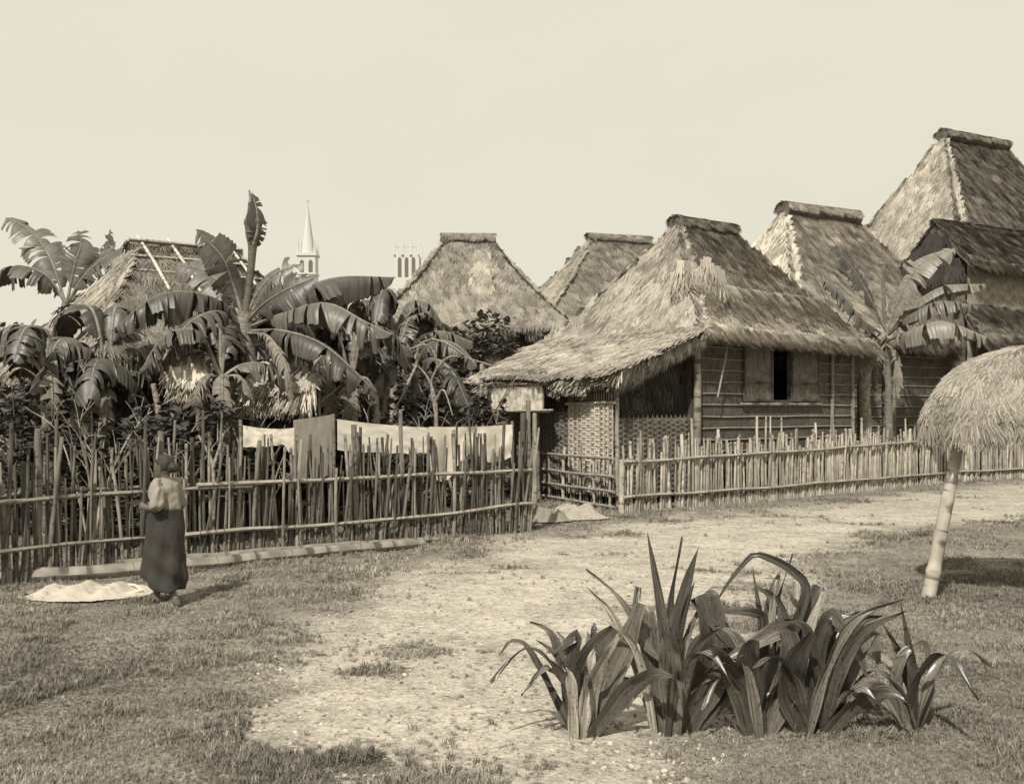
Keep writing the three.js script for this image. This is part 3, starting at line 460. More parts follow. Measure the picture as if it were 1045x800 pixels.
// ------------------------------------------------------------------ the church far behind
{
  const d = 210, h = thing('church', 'pale distant church with one pointed spire and one flat-topped tower', 'church', G(360, d)), k = d / FOC;
  const X = (px) => (px - CX) * k, Y = (py) => EYE + (HOR - py) * k, cx = X(314), w = 21 * k / 2;
  const tower = (name, cx, w, y1) => part(h, name, new MB().box(V(cx - w, -1, -d - w), V(2 * w, 0, 0), V(0, y1 + 1, 0), V(0, 0, 2 * w)).geo(), M.stone);
  const t1 = tower('tower', cx, w * 0.86, Y(262));
  const arch = (parent, ax, y0, y1, hw, z) => { const s = new THREE.Shape(); s.moveTo(-hw, y0); s.lineTo(hw, y0); s.lineTo(hw, y1 - hw * 1.6); s.quadraticCurveTo(hw, y1 - hw * 0.5, 0, y1); s.quadraticCurveTo(-hw, y1 - hw * 0.5, -hw, y1 - hw * 1.6); const g = new THREE.ExtrudeGeometry(s, { depth: 0.12, bevelEnabled: false }); g.translate(ax, 0, z); part(parent, 'belfry_window', g, M.stoneDark); };
  for (const o of [-0.42, 0.42]) { arch(t1, cx + o * w, Y(279), Y(266), w * 0.2, -d + w * 0.86 - 0.06); }
  part(t1, 'cornice', new MB().box(V(cx - w, Y(262), -d - w), V(2 * w, 0, 0), V(0, 0.5, 0), V(0, 0, 2 * w)).geo(), M.stone);
  part(t1, 'string_course', new MB().box(V(cx - w * 0.95, Y(281), -d - w * 0.95), V(1.9 * w, 0, 0), V(0, 0.35, 0), V(0, 0, 1.9 * w)).geo(), M.stone);
  const sp = new THREE.ConeGeometry(w * 0.74, Y(208) - Y(261), 8); sp.translate(cx, (Y(208) + Y(261)) / 2, -d); part(h, 'spire', sp, M.stone);
  for (const [i, j] of [[-1, 1], [1, 1], [-1, -1], [1, -1]]) { const g = new THREE.ConeGeometry(w * 0.16, 3.2, 6); g.translate(cx + i * w * 0.8, Y(262) + 2, -d + j * w * 0.8); part(h, 'pinnacle', g, M.stone); }
  part(h, 'cross', mergeGeometries([new MB().box(V(cx - 0.1, Y(208) - 0.5, -d), V(0.2, 0, 0), V(0, 1.8, 0), V(0, 0, 0.2)).geo(), new MB().box(V(cx - 0.45, Y(208) + 0.5, -d + 0.21), V(0.9, 0, 0), V(0, 0.2, 0), V(0, 0, 0.2)).geo()]), M.stone);
  const c2 = X(416), w2 = 28 * k / 2, t2 = tower('tower', c2, w2 * 0.9, Y(262));
  for (const o of [-0.5, 0, 0.5]) arch(t2, c2 + o * w2, Y(284), Y(264), w2 * 0.13, -d + w2 * 0.9 - 0.06);
  for (const [i, j] of [[-1, 1], [-0.33, 1], [0.33, 1], [1, 1], [-1, -1], [1, -1]]) part(t2, 'corner_post', new MB().box(V(c2 + i * w2 * 0.9 - 0.25, Y(262), -d + j * w2 * 0.85), V(0.5, 0, 0), V(0, Y(250) - Y(262), 0), V(0, 0, 0.5)).geo(), M.stone);
  part(t2, 'parapet', new MB().box(V(c2 - w2, Y(254), -d + w2 * 0.84), V(2 * w2, 0, 0), V(0, 0.3, 0), V(0, 0, 0.4)).geo(), M.stone);
  part(h, 'nave', new MB().box(V(cx, -1, -d - 30), V(c2 - cx, 0, 0), V(0, Y(300) + 1, 0), V(0, 0, 29)).geo(), M.stone);
}

// ------------------------------------------------------------------ fences
const stick = (seed, r, n = 6) => { const q = rng(seed), pts = []; const bx = (q() - 0.5) * 0.05, bz = (q() - 0.5) * 0.05; for (let i = 0; i <= 10; i++) { const t = i / 10; pts.push(V(bx * Math.sin(t * 3.1) + (q() - 0.5) * 0.006, t, bz * Math.sin(t * 2.6))); } const nd = q(); return new MB().tube(pts, (t, j) => r * ((j + Math.floor(nd * 3)) % 3 === 0 ? 1.14 : 1) * (1 - 0.12 * t), n).geo(); };
const STICKS = Array.from({ length: 9 }, (_, i) => stick(50 + i, 0.017 + 0.0035 * (i % 4)));
const STICKS_FINE = Array.from({ length: 6 }, (_, i) => stick(90 + i, 0.011 + 0.002 * (i % 3), 5));
function along(poly) { const seg = []; let L = 0; for (let i = 0; i < poly.length - 1; i++) { const l = poly[i].distanceTo(poly[i + 1]); seg.push([L, l, i]); L += l; } return { L, at: (s) => { s = clamp(s, 0, L - 1e-6); const g = seg.find(([a, l]) => s <= a + l); return poly[g[2]].clone().lerp(poly[g[2] + 1], (s - g[0]) / g[1]); }, dir: (s) => { const g = seg.find(([a, l]) => s <= a + l) || seg[seg.length - 1]; return poly[g[2] + 1].clone().sub(poly[g[2]]).normalize(); } }; }
function picket(f, geos, mats, p, h, tilt, yaw, thick = 1) {
  const o = ORG.get(f), m = new THREE.Mesh(geos[Math.floor(R() * geos.length)], mats[Math.floor(R() * mats.length)]); m.name = 'picket';
  m.position.set(p.x - o.x, hgt(p.x, p.z) - 0.06 - o.y, p.z - o.z); m.rotation.set(tilt[1], yaw, tilt[0]); m.scale.set(thick, h + 0.06, thick); m.castShadow = m.receiveShadow = true; f.add(m);
}
function railOn(f, ln, s0, s1, y, off, rad, m, wob = 0.03, name = 'rail') {
  const pts = [], n = Math.max(4, Math.round((s1 - s0) / 0.3)), ph = rr(0, 9), N = (s) => { const d = ln.dir(clamp(s, 0, ln.L - 0.01)); return V(-d.z, 0, d.x); };
  for (let i = 0; i <= n; i++) { const s = lerp(s0, s1, i / n), p = ln.at(s); p.addScaledVector(N(s), off); p.y = (typeof y === 'function' ? y(s) : y) + wob * (fbm(s * 0.9 + ph, ph, 0, 2) - 0.5) * 2; pts.push(p); }
  return part(f, name, new MB().tube(curve(pts, n * 3), (t, j) => rad * (j % 7 === 0 ? 1.13 : 1) * (1.08 - 0.16 * t), 7).geo(), m);
}
// the dark rough fence before the banana yard
{
  const poly = [G(-60, 11.2), G(73, 12.5), G(250, 14.0), G(400, 15.4), G(541, 16.9)], ln = along(poly), f = thing('bamboo_fence', 'rough dark bamboo fence with uneven stakes in front of the banana plants and washing', 'fence', poly[2].clone(), 'bamboo fences');
  for (let s = 0.02; s < ln.L; s += rr(0.026, 0.056)) {
    const p = ln.at(s), d = ln.dir(s), q = R(); p.addScaledVector(V(-d.z, 0, d.x), rr(-0.03, 0.02));
    const dense = s > ln.L * 0.72; picket(f, STICKS, R() < 0.4 ? M.darkBamboo.slice(0, 3) : M.darkBamboo.slice(1), p, (q < 0.25 ? rr(0.95, 1.3) : q < 0.85 ? rr(1.3, 1.62) : rr(1.6, 1.95)), [rr(-0.1, 0.1) + (R() < 0.12 ? rr(-0.15, 0.15) : 0), rr(-0.05, 0.05)], rr(0, 6.28), q > 0.93 ? 1.25 : rr(0.6, 1.05));
    if (dense && R() < 0.2) picket(f, STICKS, M.darkBamboo.slice(0, 3), p.clone().addScaledVector(V(-d.z, 0, d.x), -0.06), rr(0.7, 1.3), [rr(-0.05, 0.05), 0], rr(0, 6), 1);
  }
  railOn(f, ln, 0, ln.L * 0.45, 0.97, 0.055, 0.028, M.railDark, 0.02); railOn(f, ln, ln.L * 0.36, ln.L + 0.12, 1.0, 0.06, 0.03, M.rail, 0.025);
  railOn(f, ln, 0, ln.L * 0.36, 0.42, 0.055, 0.024, M.railDark, 0.02); railOn(f, ln, ln.L * 0.34, ln.L + 0.15, (s) => 0.4 + 0.08 * sst(ln.L * 0.8, ln.L, s), 0.055, 0.028, M.rail, 0.03);
  railOn(f, ln, 0, ln.L * 0.55, 1.02, -0.07, 0.025, M.railDark, 0.03);
  for (const [s, y] of [[ln.L - 0.05, 2.1], [ln.L * 0.63, 1.75], [ln.L * 0.3, 1.7], [ln.L * 0.12, 1.75]]) { const p = ln.at(s); part(f, 'post', post(p.x + 0.03, p.z - 0.1, -0.1, y, 0.042), M.darkBamboo[1]); }
  { const p = ln.at(ln.L - 0.14); part(f, 'post', post(p.x, p.z - 0.05, -0.1, 1.9, 0.045), M.darkBamboo[2]); }
}
// the pale dense fence along the road
{
  const poly = [G(634, 20.0), G(720, 21.4), G(800, 23.0), G(880, 25.2), G(970, 28.2), G(1100, 31)], ln = along(poly), f = thing('bamboo_fence', 'pale dense bamboo picket fence along the road before the shuttered hut', 'fence', poly[1].clone(), 'bamboo fences');
  for (let s = 0.1; s < ln.L; s += rr(0.042, 0.072)) {
    const p = ln.at(s), d = ln.dir(s), q = R(), g = fbm(s * 1.4, 3.3, 0, 2); p.addScaledVector(V(-d.z, 0, d.x), rr(-0.02, 0.02));
    picket(f, STICKS, M.paleBamboo, p, (q < 0.3 ? rr(1.0, 1.2) : q < 0.9 ? rr(1.2, 1.45) : rr(1.45, 1.75)) + 0.2 * (g - 0.5), [rr(-0.05, 0.05) + 0.1 * (fbm(s * 0.8, 9, 0, 2) - 0.5), rr(-0.03, 0.03)], rr(0, 6.28), rr(0.95, 1.5));
  }
  railOn(f, ln, -0.02, ln.L, (s) => 0.97 + 0.014 * s, 0.06, 0.032, M.rail, 0.03); railOn(f, ln, -0.02, ln.L, (s) => 0.33 - 0.004 * s, 0.06, 0.03, M.rail, 0.03); railOn(f, ln, 0, 5, 0.75, -0.06, 0.025, M.railDark, 0.02);
  const p = ln.at(0); part(f, 'post', post(p.x, p.z, -0.1, 1.02, 0.06, 0.01), M.paleBamboo[0]);
}
// the barred gate fence that runs back from the road
{
  const poly = [G(630, 20.15), G(584, 21.7), G(541, 23.4)], ln = along(poly), f = thing('bamboo_gate', 'light bamboo gate of four long bars beside the woven door', 'gate', poly[1].clone());
  for (const y of [1.02, 0.68, 0.4, 0.12]) railOn(f, ln, 0.03, ln.L + 0.1, y, -0.05, 0.028, M.rail, 0.02, 'bar');
  for (let s = 0.25; s < ln.L; s += rr(0.5, 0.75)) { const p = ln.at(s); picket(f, STICKS, M.paleBamboo, p, rr(0.95, 1.25), [rr(-0.04, 0.04), 0], rr(0, 6), 1.5); }
  for (let s = 0.1; s < ln.L; s += rr(0.07, 0.13)) { const p = ln.at(s), d = ln.dir(s); p.addScaledVector(V(-d.z, 0, d.x), 0.08); picket(f, STICKS_FINE, M.darkBamboo, p, rr(0.6, 1.0), [rr(-0.05, 0.05), 0], rr(0, 6), 1.2); }
  const p = ln.at(ln.L - 0.02); part(f, 'post', post(p.x, p.z, -0.1, 1.35, 0.05), M.rail);
}
// ------------------------------------------------------------------ poles lying along the fence, cloth on the ground, bundles
const lying = (label, pts, rad, m) => { const p = curve(pts, 40); p.forEach((q) => { q.y += hgt(q.x, q.z); }); solo('bamboo_pole', label, 'pole', new MB().tube(p, (t, j) => rad * (j % 6 === 0 ? 1.1 : 1) * (1.1 - 0.25 * t), 9).geo(), m, p[0].clone().setY(0), 'poles lying along the dark fence'); };
lying('long thick bamboo pole lying on the grass along the dark fence', [G(-40, 11.9).setY(0.07), G(90, 12.35).setY(0.07), G(210, 13.1).setY(0.06), G(320, 14.0).setY(0.07), G(432, 15.0).setY(0.06)], 0.085, M.log);
lying('slimmer bamboo pole lying behind the thick one at the fence foot', [G(120, 12.75).setY(0.1), G(280, 13.85).setY(0.12), G(380, 14.75).setY(0.1), G(447, 15.35).setY(0.06)], 0.045, M.railDark);
function moundCloth(name, label, cat, px, d, rx, rz, hh, m, seed, rough = 0.5) {
  const c = G(px, d), f = (x, z) => { const e = Math.hypot(x / rx, z / rz) + 0.28 * (fbm(x * 2.6 + seed, z * 2.6, 0, 3) - 0.5); return hh * sst(1, 0.35, e) * (0.55 + rough * fbm(x * 5 + seed, z * 5, 0, 3)) + 0.03 * Math.sin(x * 17 + 6 * fbm(x * 2, z * 3 + seed)) * sst(1, 0.6, e) + 1.1 * hh * (Math.abs(fbm(x * 6 + seed * 3, z * 9 + x * 3, 0, 3) - 0.5) * -3 + 0.5) * sst(1, 0.5, e); };
  const mb = new MB(), s = 0.03, idx = new Map(); const put = (i, j) => { const k = i + ',' + j; if (!idx.has(k)) { const x = i * s, z = j * s; idx.set(k, mb.v(V(c.x + x, Math.max(0.012, f(x, z) + 0.012) + hgt(c.x + x, c.z + z) + 0.012, c.z + z), x, z)); } return idx.get(k); };
  for (let i = -Math.ceil(rx * 1.3 / s); i < rx * 1.3 / s; i++) for (let j = -Math.ceil(rz * 1.3 / s); j < rz * 1.3 / s; j++) { const x = (i + 0.5) * s, z = (j + 0.5) * s; if (Math.hypot(x / rx, z / rz) + 0.28 * (fbm(x * 2.6 + seed, z * 2.6, 0, 3) - 0.5) > 1) continue; const a = put(i, j), b = put(i, j + 1), q = put(i + 1, j + 1), e = put(i + 1, j); mb.i.push(a, b, q, a, q, e); }
  return solo(name, label, cat, mb.geo(), m, c);
}
moundCloth('cloth', 'crumpled white cloth spread on the grass in front of the walking person', 'cloth', 88, 11.3, 0.68, 0.5, 0.05, M.clothWorn, 3);
moundCloth('sack', 'pale sacking heaped on the ground at the foot of the gate', 'sack', 588, 19.0, 0.6, 0.45, 0.17, M.sack, 8);
moundCloth('sack', 'greyer rolled sacking lying against the end of the dark fence', 'sack', 556, 18.5, 0.45, 0.4, 0.15, M.clothGrey, 15);
moundCloth('paper', 'scrap of white paper lying on the grass behind the broad-leaved plants', 'paper', 850, 9.2, 0.16, 0.13, 0.06, M.paper, 21);
{ const pts = []; for (let i = 0; i <= 30; i++) { const a = i / 30 * 5.6 + 0.6; pts.push(G(127, 11.35).add(V(0.22 * Math.cos(a) * (1 + 0.2 * Math.sin(a * 2)), 0.04 + 0.02 * Math.sin(a * 3), 0.16 * Math.sin(a)))); } pts.forEach((q) => { q.y += hgt(q.x, q.z); }); solo('rope', 'loop of pale rope lying beside the white cloth', 'rope', new MB().tube(pts, 0.018, 6).geo(), M.clothMid, G(127, 11.35)); }

// ------------------------------------------------------------------ washing on the line behind the dark fence
{
  const LP = [P(243, 434, 15.2), P(300, 444, 15.3), P(346, 430, 15.5), P(430, 440, 16.3), P(524, 437, 17.4)];
  const posts = [[243, 15.2, 432], [340, 15.5, 426], [524, 17.4, 433]];
  posts.forEach(([px, d, py], i) => { const p = G(px, d), y = P(px, py, d).y; solo('line_post', ['thin washing-line post beside the small hanging cloth', 'thin washing-line post beside the grey patched mat', 'thin washing-line post where the white sheet ends'][i], 'post', post(p.x, p.z, -0.05, y + 0.05, 0.03), M.darkBamboo[1], p, 'washing-line posts'); });
  const a = P(243, 434, 15.2), b = P(340, 428, 15.5), c = P(524, 435, 17.4);
  const sagged = (p, q, s, n = 14) => { const o = []; for (let i = 0; i <= n; i++) { const t = i / n; o.push(p.clone().lerp(q, t).add(V(0, -s * 4 * t * (1 - t), 0))); } return o; };
  const line = [...sagged(a, b, 0.1), ...sagged(b, c, 0.08).slice(1)];
  solo('washing_line', 'thin washing line strung behind the dark fence', 'line', new MB().tube(line, 0.008, 5).geo(), M.rail, a);
  const onLine = (px, s, p, q) => { let best = null; for (let i = 0; i <= 200; i++) { const t = i / 200, v = p.clone().lerp(q, t).add(V(0, -s * 4 * t * (1 - t), 0)), x = CX + FOC * v.x / -v.z; if (!best || Math.abs(x - px) < best[0]) best = [Math.abs(x - px), v]; } return best[1]; };
  const sheet = (label, p0, p1, drop, m, seed, p, q, s, amp = 0.05) => {
    const mb = new MB(), f = (u, v, o) => { const w = onLine(lerp(p0, p1, u), s, p, q); const fold = amp * (Math.sin(u * 21 + seed) * 0.6 + (fbm(u * 7 + seed, v * 1.5, 0, 2) - 0.5) * 2.4) * (0.15 + v) + 0.02 * (fbm(u * 14 + seed, v * 9, 0, 3) - 0.5); return [w.add(V(fold * 0.2, 0.012 - v * drop(u) * (1 + 0.02 * Math.sin(u * 30)), o + fold)), u * 1.2, v]; };
    mb.grid(36, 14, (u, v) => f(u, v, 0.012), true).grid(36, 5, (u, v) => { const e = f(u, v * 0.35, 0.012); e[0].z -= 0.03; return e; });
    solo('hanging_cloth', label, 'cloth', mb.geo(), m, onLine((p0 + p1) / 2, s, p, q).setY(0), 'washing on the line');
  };
  sheet('short off-white cloth pegged on the washing line beside the grey mat', 248, 300, (u) => 0.3 - 0.1 * u + 0.2 * sst(0.75, 1, u), M.clothMid, 2, a, b, 0.1, 0.02);
  sheet('large grey patched cloth hanging lowest from the washing line', 299, 343, () => 0.88, M.clothGrey, 5, a, b.clone().add(V(0, 0.06, 0)), 0.02, 0.015);
  sheet('long bright white sheet hung straight along the washing line', 344, 455, (u) => 0.44 - 0.05 * u, M.clothWhite, 9, b, c, 0.08, 0.015);
  sheet('creased white cloth hanging in folds at the gate end of the washing line', 438, 522, (u) => 0.62 + 0.3 * Math.sin(u * 9) * (1 - u) - 0.1 * u, M.clothMid, 12, b.clone().add(V(0, 0.01, 0.06)), c.clone().add(V(0, 0.02, 0.06)), 0.08, 0.09);
}

// ------------------------------------------------------------------ thatched shelter at the roadside on leaning bamboo legs
{
  const c = G(1056, 11.2), h = thing('thatched_shelter', 'small roadside shelter with a shaggy domed straw top on leaning bamboo legs', 'shelter', c.clone()), th = new Thatch(), top = 2.62, rx = 0.95;
  const prof = (t) => [rx * Math.pow(Math.sin(t * Math.PI / 2), 0.85), lerp(top, 1.82, Math.pow(t, 1.5))];
  const pt = (a, t) => { const [q, y] = prof(t), w = 1 + 0.08 * (vn(a * 2 + 40, t * 3) - 0.5); return V(c.x + Math.cos(a) * q * w * 1.15, y, c.z + Math.sin(a) * q * w); };
  th.mb.grid(40, 14, (u, v) => [pt(u * Math.PI * 2, v), u * 6, v * 2], true); th.mb.grid(40, 6, (u, v) => { const p = pt(u * Math.PI * 2, v); return [p.add(V(0, -0.12, 0)), u * 6, v * 2]; });
  for (let k = 0; k < 8000; k++) {
    const t = Math.sqrt(R()), a = rr(0, Math.PI * 2), p = pt(a, t), dn = pt(a, Math.min(1, t + 0.04)).sub(pt(a, t - 0.04)).normalize(), o = V(Math.cos(a) * t, 1.1 - 0.6 * t, Math.sin(a) * t).normalize();
    th.tuft(p.addScaledVector(dn, -0.08), t > 0.93 ? dn.lerp(V(0, -1, 0), rr(0.3, 0.8)) : dn, o, (t > 0.93 ? rr(0.12, 0.36) : rr(0.1, 0.24)), 0.2 * (0.7 + 0.6 * fbm(a * 3, t * 5, 0, 2)), rr(-0.5, 0.5), 0.5);
  }
  th.build(h, 'straw_top');
  const legs = [[P(946, 614, 11.05), P(980, 446, 11.15)], [G(1160, 10.9), V(c.x + 0.5, 1.85, c.z + 0.2)], [G(1098, 12), V(c.x + 0.2, 1.9, c.z - 0.5)]];
  for (const [a, b] of legs) { a.y = -0.05; const pts = []; for (let i = 0; i <= 24; i++) pts.push(a.clone().lerp(b, i / 24)); part(h, 'leg', new MB().tube(pts, (t, j) => (j % 5 === 0 ? 1.12 : 1) * lerp(0.075, 0.055, t) * (0.96 + 0.08 * vn(t * 20, a.x)), 10).geo(), M.pole); }
  const ring = []; for (let i = 0; i <= 32; i++) { const a = i / 32 * Math.PI * 2; ring.push(V(c.x + Math.cos(a) * 0.62, 1.8, c.z + Math.sin(a) * 0.55)); } part(h, 'hoop', new MB().tube(ring, 0.025, 6, false).geo(), M.rail);
}

// ------------------------------------------------------------------ leaves
// torn banana leaf along a midrib path; the blade halves hang from the rib
function bananaLeaf(plant, pts, wid, m, { hang = 0.5, tear = 0.4, seed = 1, up = V(0, 1, 0), stalk = 0.14 } = {}) {
  const q = rng(seed * 77 + 5), N = 30, c = curve(pts, N), mb = new MB(), rib = new MB();
  let last = null; const T_ = [], S_ = [], U_ = [];
  for (let i = 0; i <= N; i++) {
    const t = c[Math.min(N, i + 1)].clone().sub(c[Math.max(0, i - 1)]).normalize(); let s = V(0, 0, 0).crossVectors(t, up); if (s.length() < 0.2) s = last ? last.clone() : V(1, 0, 0); s.normalize(); if (last && s.dot(last) < 0) s.negate(); last = s.clone();
    T_.push(t); S_.push(s); U_.push(V(0, 0, 0).crossVectors(s, t));
  }
  wid *= 1.3; const wf = (t) => wid * Math.pow(Math.sin(Math.PI * clamp((t - stalk) / (1 - stalk), 0, 1)), 0.45) * (t < stalk ? 0 : 1) * (1 - 0.25 * t);
  for (const sd of [-1, 1]) {
    let i = Math.floor(stalk * N);
    while (i < N) {
      const n = q() < tear ? 1 + Math.floor(q() * 1.6) : 1 + Math.floor(q() * q() * 9), j = Math.min(N, i + n), gap = q() < tear ? 0.25 + 0.5 * q() : 0.0, hg = hang + (q() - 0.5) * 0.9, sh = (q() - 0.4) * 0.16, cut = q() < tear * 0.6 ? 0.55 + 0.4 * q() : 1;
      mb.grid(Math.max(1, (j - i) * 2), 4, (u, v) => {
        const f = lerp(i, j, u), a = Math.floor(f), k = Math.min(N, a + 1), w = f - a, p = c[a].clone().lerp(c[k], w), W = wf(f / N) * (1 + 0.06 * Math.sin(f * 5 + seed)) * cut, pinch = (u - 0.5) * gap * v * v * (c[j].distanceTo(c[i]));
        const down = hg * v * v * 0.8;
        p.addScaledVector(S_[a], sd * W * v * Math.cos(hg * v)).addScaledVector(U_[a], W * (0.12 * Math.sin(v * 3.1) - 0.15 * v)).add(V(0, -W * down - 0.0, 0)).addScaledVector(T_[a], sh * v - pinch + 0.1 * W * v);
        return [p, 0.5 + sd * v * 0.45, f / N * 2];
      }, sd < 0);
      i = j;
    }
  }
  rib.tube(c, (t) => lerp(0.034, 0.006, t) * (wid > 0.2 ? 1 : 0.7), 6);
  const leaf = part(plant, 'leaf', mb.geo(), m); part(leaf, 'midrib', rib.geo(), M.rib);
  return leaf;
}
const stemOf = (plant, pts, r0, r1, m) => part(plant, 'stem', new MB().tube(curve(pts, 18), (t, j) => lerp(r0, r1, t) * (1 + 0.06 * Math.sin(j * 2.3)), 9).geo(), m);
function banana(label, base, stems, leaves, o = {}) {
  const pl = thing('banana_plant', label, 'banana plant', base, 'banana plants');
  for (const s of stems) stemOf(pl, s.pts, s.r0 ?? 0.13, s.r1 ?? 0.07, s.m || M.stem);
  leaves.forEach((l, i) => bananaLeaf(pl, l.p.map((q) => P(q[0], q[1], q[2])), l.w, l.m || (o.pale ? M.bananaPale : M.banana)[i % 3], { seed: i + 1 + base.x, hang: l.h ?? 0.5, tear: (l.t ?? 0.35) * 0.8, stalk: l.s ?? 0.14, up: l.up || V(0, 1, 0) }));
  return pl;
}
{ // the tall one with the rolled new leaf
  const d = 17.3, pl = banana('tallest banana plant with one rolled leaf standing straight up', G(243, d), [
    { pts: [G(240, d), P(238, 440, d), P(237, 400, d), P(246, 345, d), P(249, 318, d)], r0: 0.16, r1: 0.1, m: M.stemPale },
    { pts: [G(270, d - 0.3), P(262, 420, d - 0.3), P(256, 370, d), P(252, 330, d)], r0: 0.12, r1: 0.08 }],
  [
    { p: [[247, 322, d], [238, 292, d], [226, 262, d - 0.2], [200, 235, d - 0.3]], w: 0.3, h: 0.15, t: 0.15, up: V(0.5, 0.3, 0.9) },
    { p: [[246, 325, d], [230, 296, d + 0.3], [208, 276, d + 0.5], [180, 270, d + 0.6]], w: 0.38, h: 0.3, t: 0.4, up: V(0.2, 0.6, 0.8) },
    { p: [[245, 330, d], [215, 304, d - 0.5], [165, 300, d - 0.9], [112, 338, d - 1.2]], w: 0.42, h: 0.9, t: 0.5 },
    { p: [[245, 332, d], [220, 318, d - 0.8], [190, 332, d - 1.3], [165, 372, d - 1.5]], w: 0.36, h: 0.8, t: 0.6 },
    { p: [[250, 325, d], [262, 300, d], [280, 280, d], [304, 270, d]], w: 0.28, h: 0.3, t: 0.5, up: V(-0.4, 0.4, 0.8) },
    { p: [[252, 328, d], [272, 308, d - 0.2], [296, 294, d - 0.3], [322, 283, d - 0.3]], w: 0.34, h: 0.15, t: 0.1, up: V(-0.2, 0.5, 0.9) },
    { p: [[254, 330, d], [290, 305, d + 0.6], [340, 284, d + 1.1], [404, 283, d + 1.4]], w: 0.42, h: 0.85, t: 0.12 },
    { p: [[254, 334, d], [296, 318, d - 0.4], [335, 310, d - 0.7], [372, 328, d - 0.9], [402, 342, d - 1]], w: 0.4, h: 0.95, t: 0.35 },
    { p: [[254, 338, d], [290, 338, d - 0.6], [330, 352, d - 1], [382, 398, d - 1.2]], w: 0.42, h: 0.9, t: 0.6 },
    { p: [[252, 340, d], [275, 345, d - 0.8], [292, 375, d - 1.2], [299, 418, d - 1.3]], w: 0.16, h: 1.1, t: 0.8, m: M.bananaDry },
    { p: [[245, 338, d], [225, 340, d - 0.7], [205, 368, d - 1.0], [196, 420, d - 1.1]], w: 0.25, h: 1.0, t: 0.7 },
    { p: [[246, 330, d], [210, 322, d + 0.4], [170, 330, d + 0.8], [135, 365, d + 1]], w: 0.4, h: 0.8, t: 0.4 },
    { p: [[252, 332, d], [280, 326, d + 0.6], [318, 330, d + 1.2], [355, 352, d + 1.6]], w: 0.4, h: 0.8, t: 0.4 },
  ]);
  // rolled leaf: a slim stalk, a loose roll, and a narrow tip
  const rp = [P(250, 322, d), P(254, 290, d), P(257, 258, d), P(258, 232, d), P(257, 214, d), P(254, 194, d)];
  part(pl, 'rolled_leaf', new MB().tube(curve(rp, 30), (t) => 0.062 + 0.085 * Math.exp(-Math.pow((t - 0.62) / 0.13, 2)) * (1 + 0.15 * Math.sin(t * 40)) - 0.05 * sst(0.75, 1, t), 9).geo(), M.banana[1]);
  bananaLeaf(pl, [P(258, 250, d - 0.05), P(262, 236, d - 0.08), P(262, 218, d - 0.08), P(257, 196, d - 0.04)], 0.17, M.banana[2], { hang: 0.2, tear: 0.2, seed: 9, up: V(0.7, 0, 0.7), stalk: 0.02 });
}
banana('banana plant leaning out past the eave of the ridge-poled hut', G(58, 22), [{ pts: [G(58, 22), P(60, 380, 22), P(68, 305, 22)], r0: 0.15, r1: 0.09 }], [
  { p: [[68, 310, 22], [85, 282, 22], [108, 262, 22], [135, 251, 22]], w: 0.4, h: 0.35, t: 0.4, up: V(-0.3, 0.7, 0.6) },
  { p: [[68, 308, 22], [76, 270, 22], [82, 250, 22], [80, 236, 22]], w: 0.32, h: 0.2, t: 0.3, up: V(0.2, 0.3, 0.9) },
  { p: [[69, 310, 22.2], [92, 272, 22.5], [108, 252, 22.6], [112, 236, 22.6]], w: 0.24, h: 0.3, t: 0.6, up: V(-0.5, 0.3, 0.8) },
  { p: [[67, 310, 22], [45, 280, 22], [15, 272, 22], [-15, 290, 22]], w: 0.45, h: 0.8, t: 0.4 }, { p: [[67, 312, 22], [50, 262, 22.2], [30, 235, 22.4], [5, 222, 22.5]], w: 0.4, h: 0.4, t: 0.4, up: V(0.3, 0.6, 0.7) },
  { p: [[68, 315, 21.8], [85, 300, 21], [100, 305, 20.6], [112, 325, 20.3]], w: 0.35, h: 0.8, t: 0.4 },
]);
banana('drooping banana plant among dry branches behind the washing', G(420, 20.2), [{ pts: [G(424, 20.2), P(424, 410, 20.2), P(422, 372, 20.2)], r0: 0.12, r1: 0.07, m: M.stem }, { pts: [G(386, 19.6), P(392, 400, 19.7), P(400, 366, 19.9)], r0: 0.1, r1: 0.06 }], [
  { p: [[422, 375, 20.2], [440, 350, 20], [462, 350, 19.8], [486, 372, 19.6]], w: 0.36, h: 0.95, t: 0.5 }, { p: [[422, 376, 20.2], [404, 346, 20], [378, 344, 19.7], [352, 368, 19.4]], w: 0.4, h: 0.95, t: 0.5 },
  { p: [[422, 378, 20.2], [442, 366, 19.6], [462, 380, 19.2], [478, 415, 19]], w: 0.34, h: 0.9, t: 0.6 }, { p: [[421, 378, 20.2], [400, 368, 19.5], [380, 385, 19], [366, 420, 18.8]], w: 0.34, h: 0.9, t: 0.6 },
  { p: [[422, 374, 20.2], [430, 345, 20.6], [450, 338, 20.8], [480, 348, 21]], w: 0.36, h: 0.8, t: 0.4 }, { p: [[420, 376, 20.2], [412, 356, 19.5], [400, 352, 19], [378, 366, 18.6]], w: 0.3, h: 0.9, t: 0.5 },
  { p: [[400, 370, 19.9], [380, 335, 19.8], [352, 330, 19.6], [325, 350, 19.4]], w: 0.38, h: 0.85, t: 0.45 }, { p: [[400, 370, 19.9], [412, 340, 20.2], [418, 325, 20.3], [436, 318, 20.4]], w: 0.26, h: 0.5, t: 0.4 },
]);
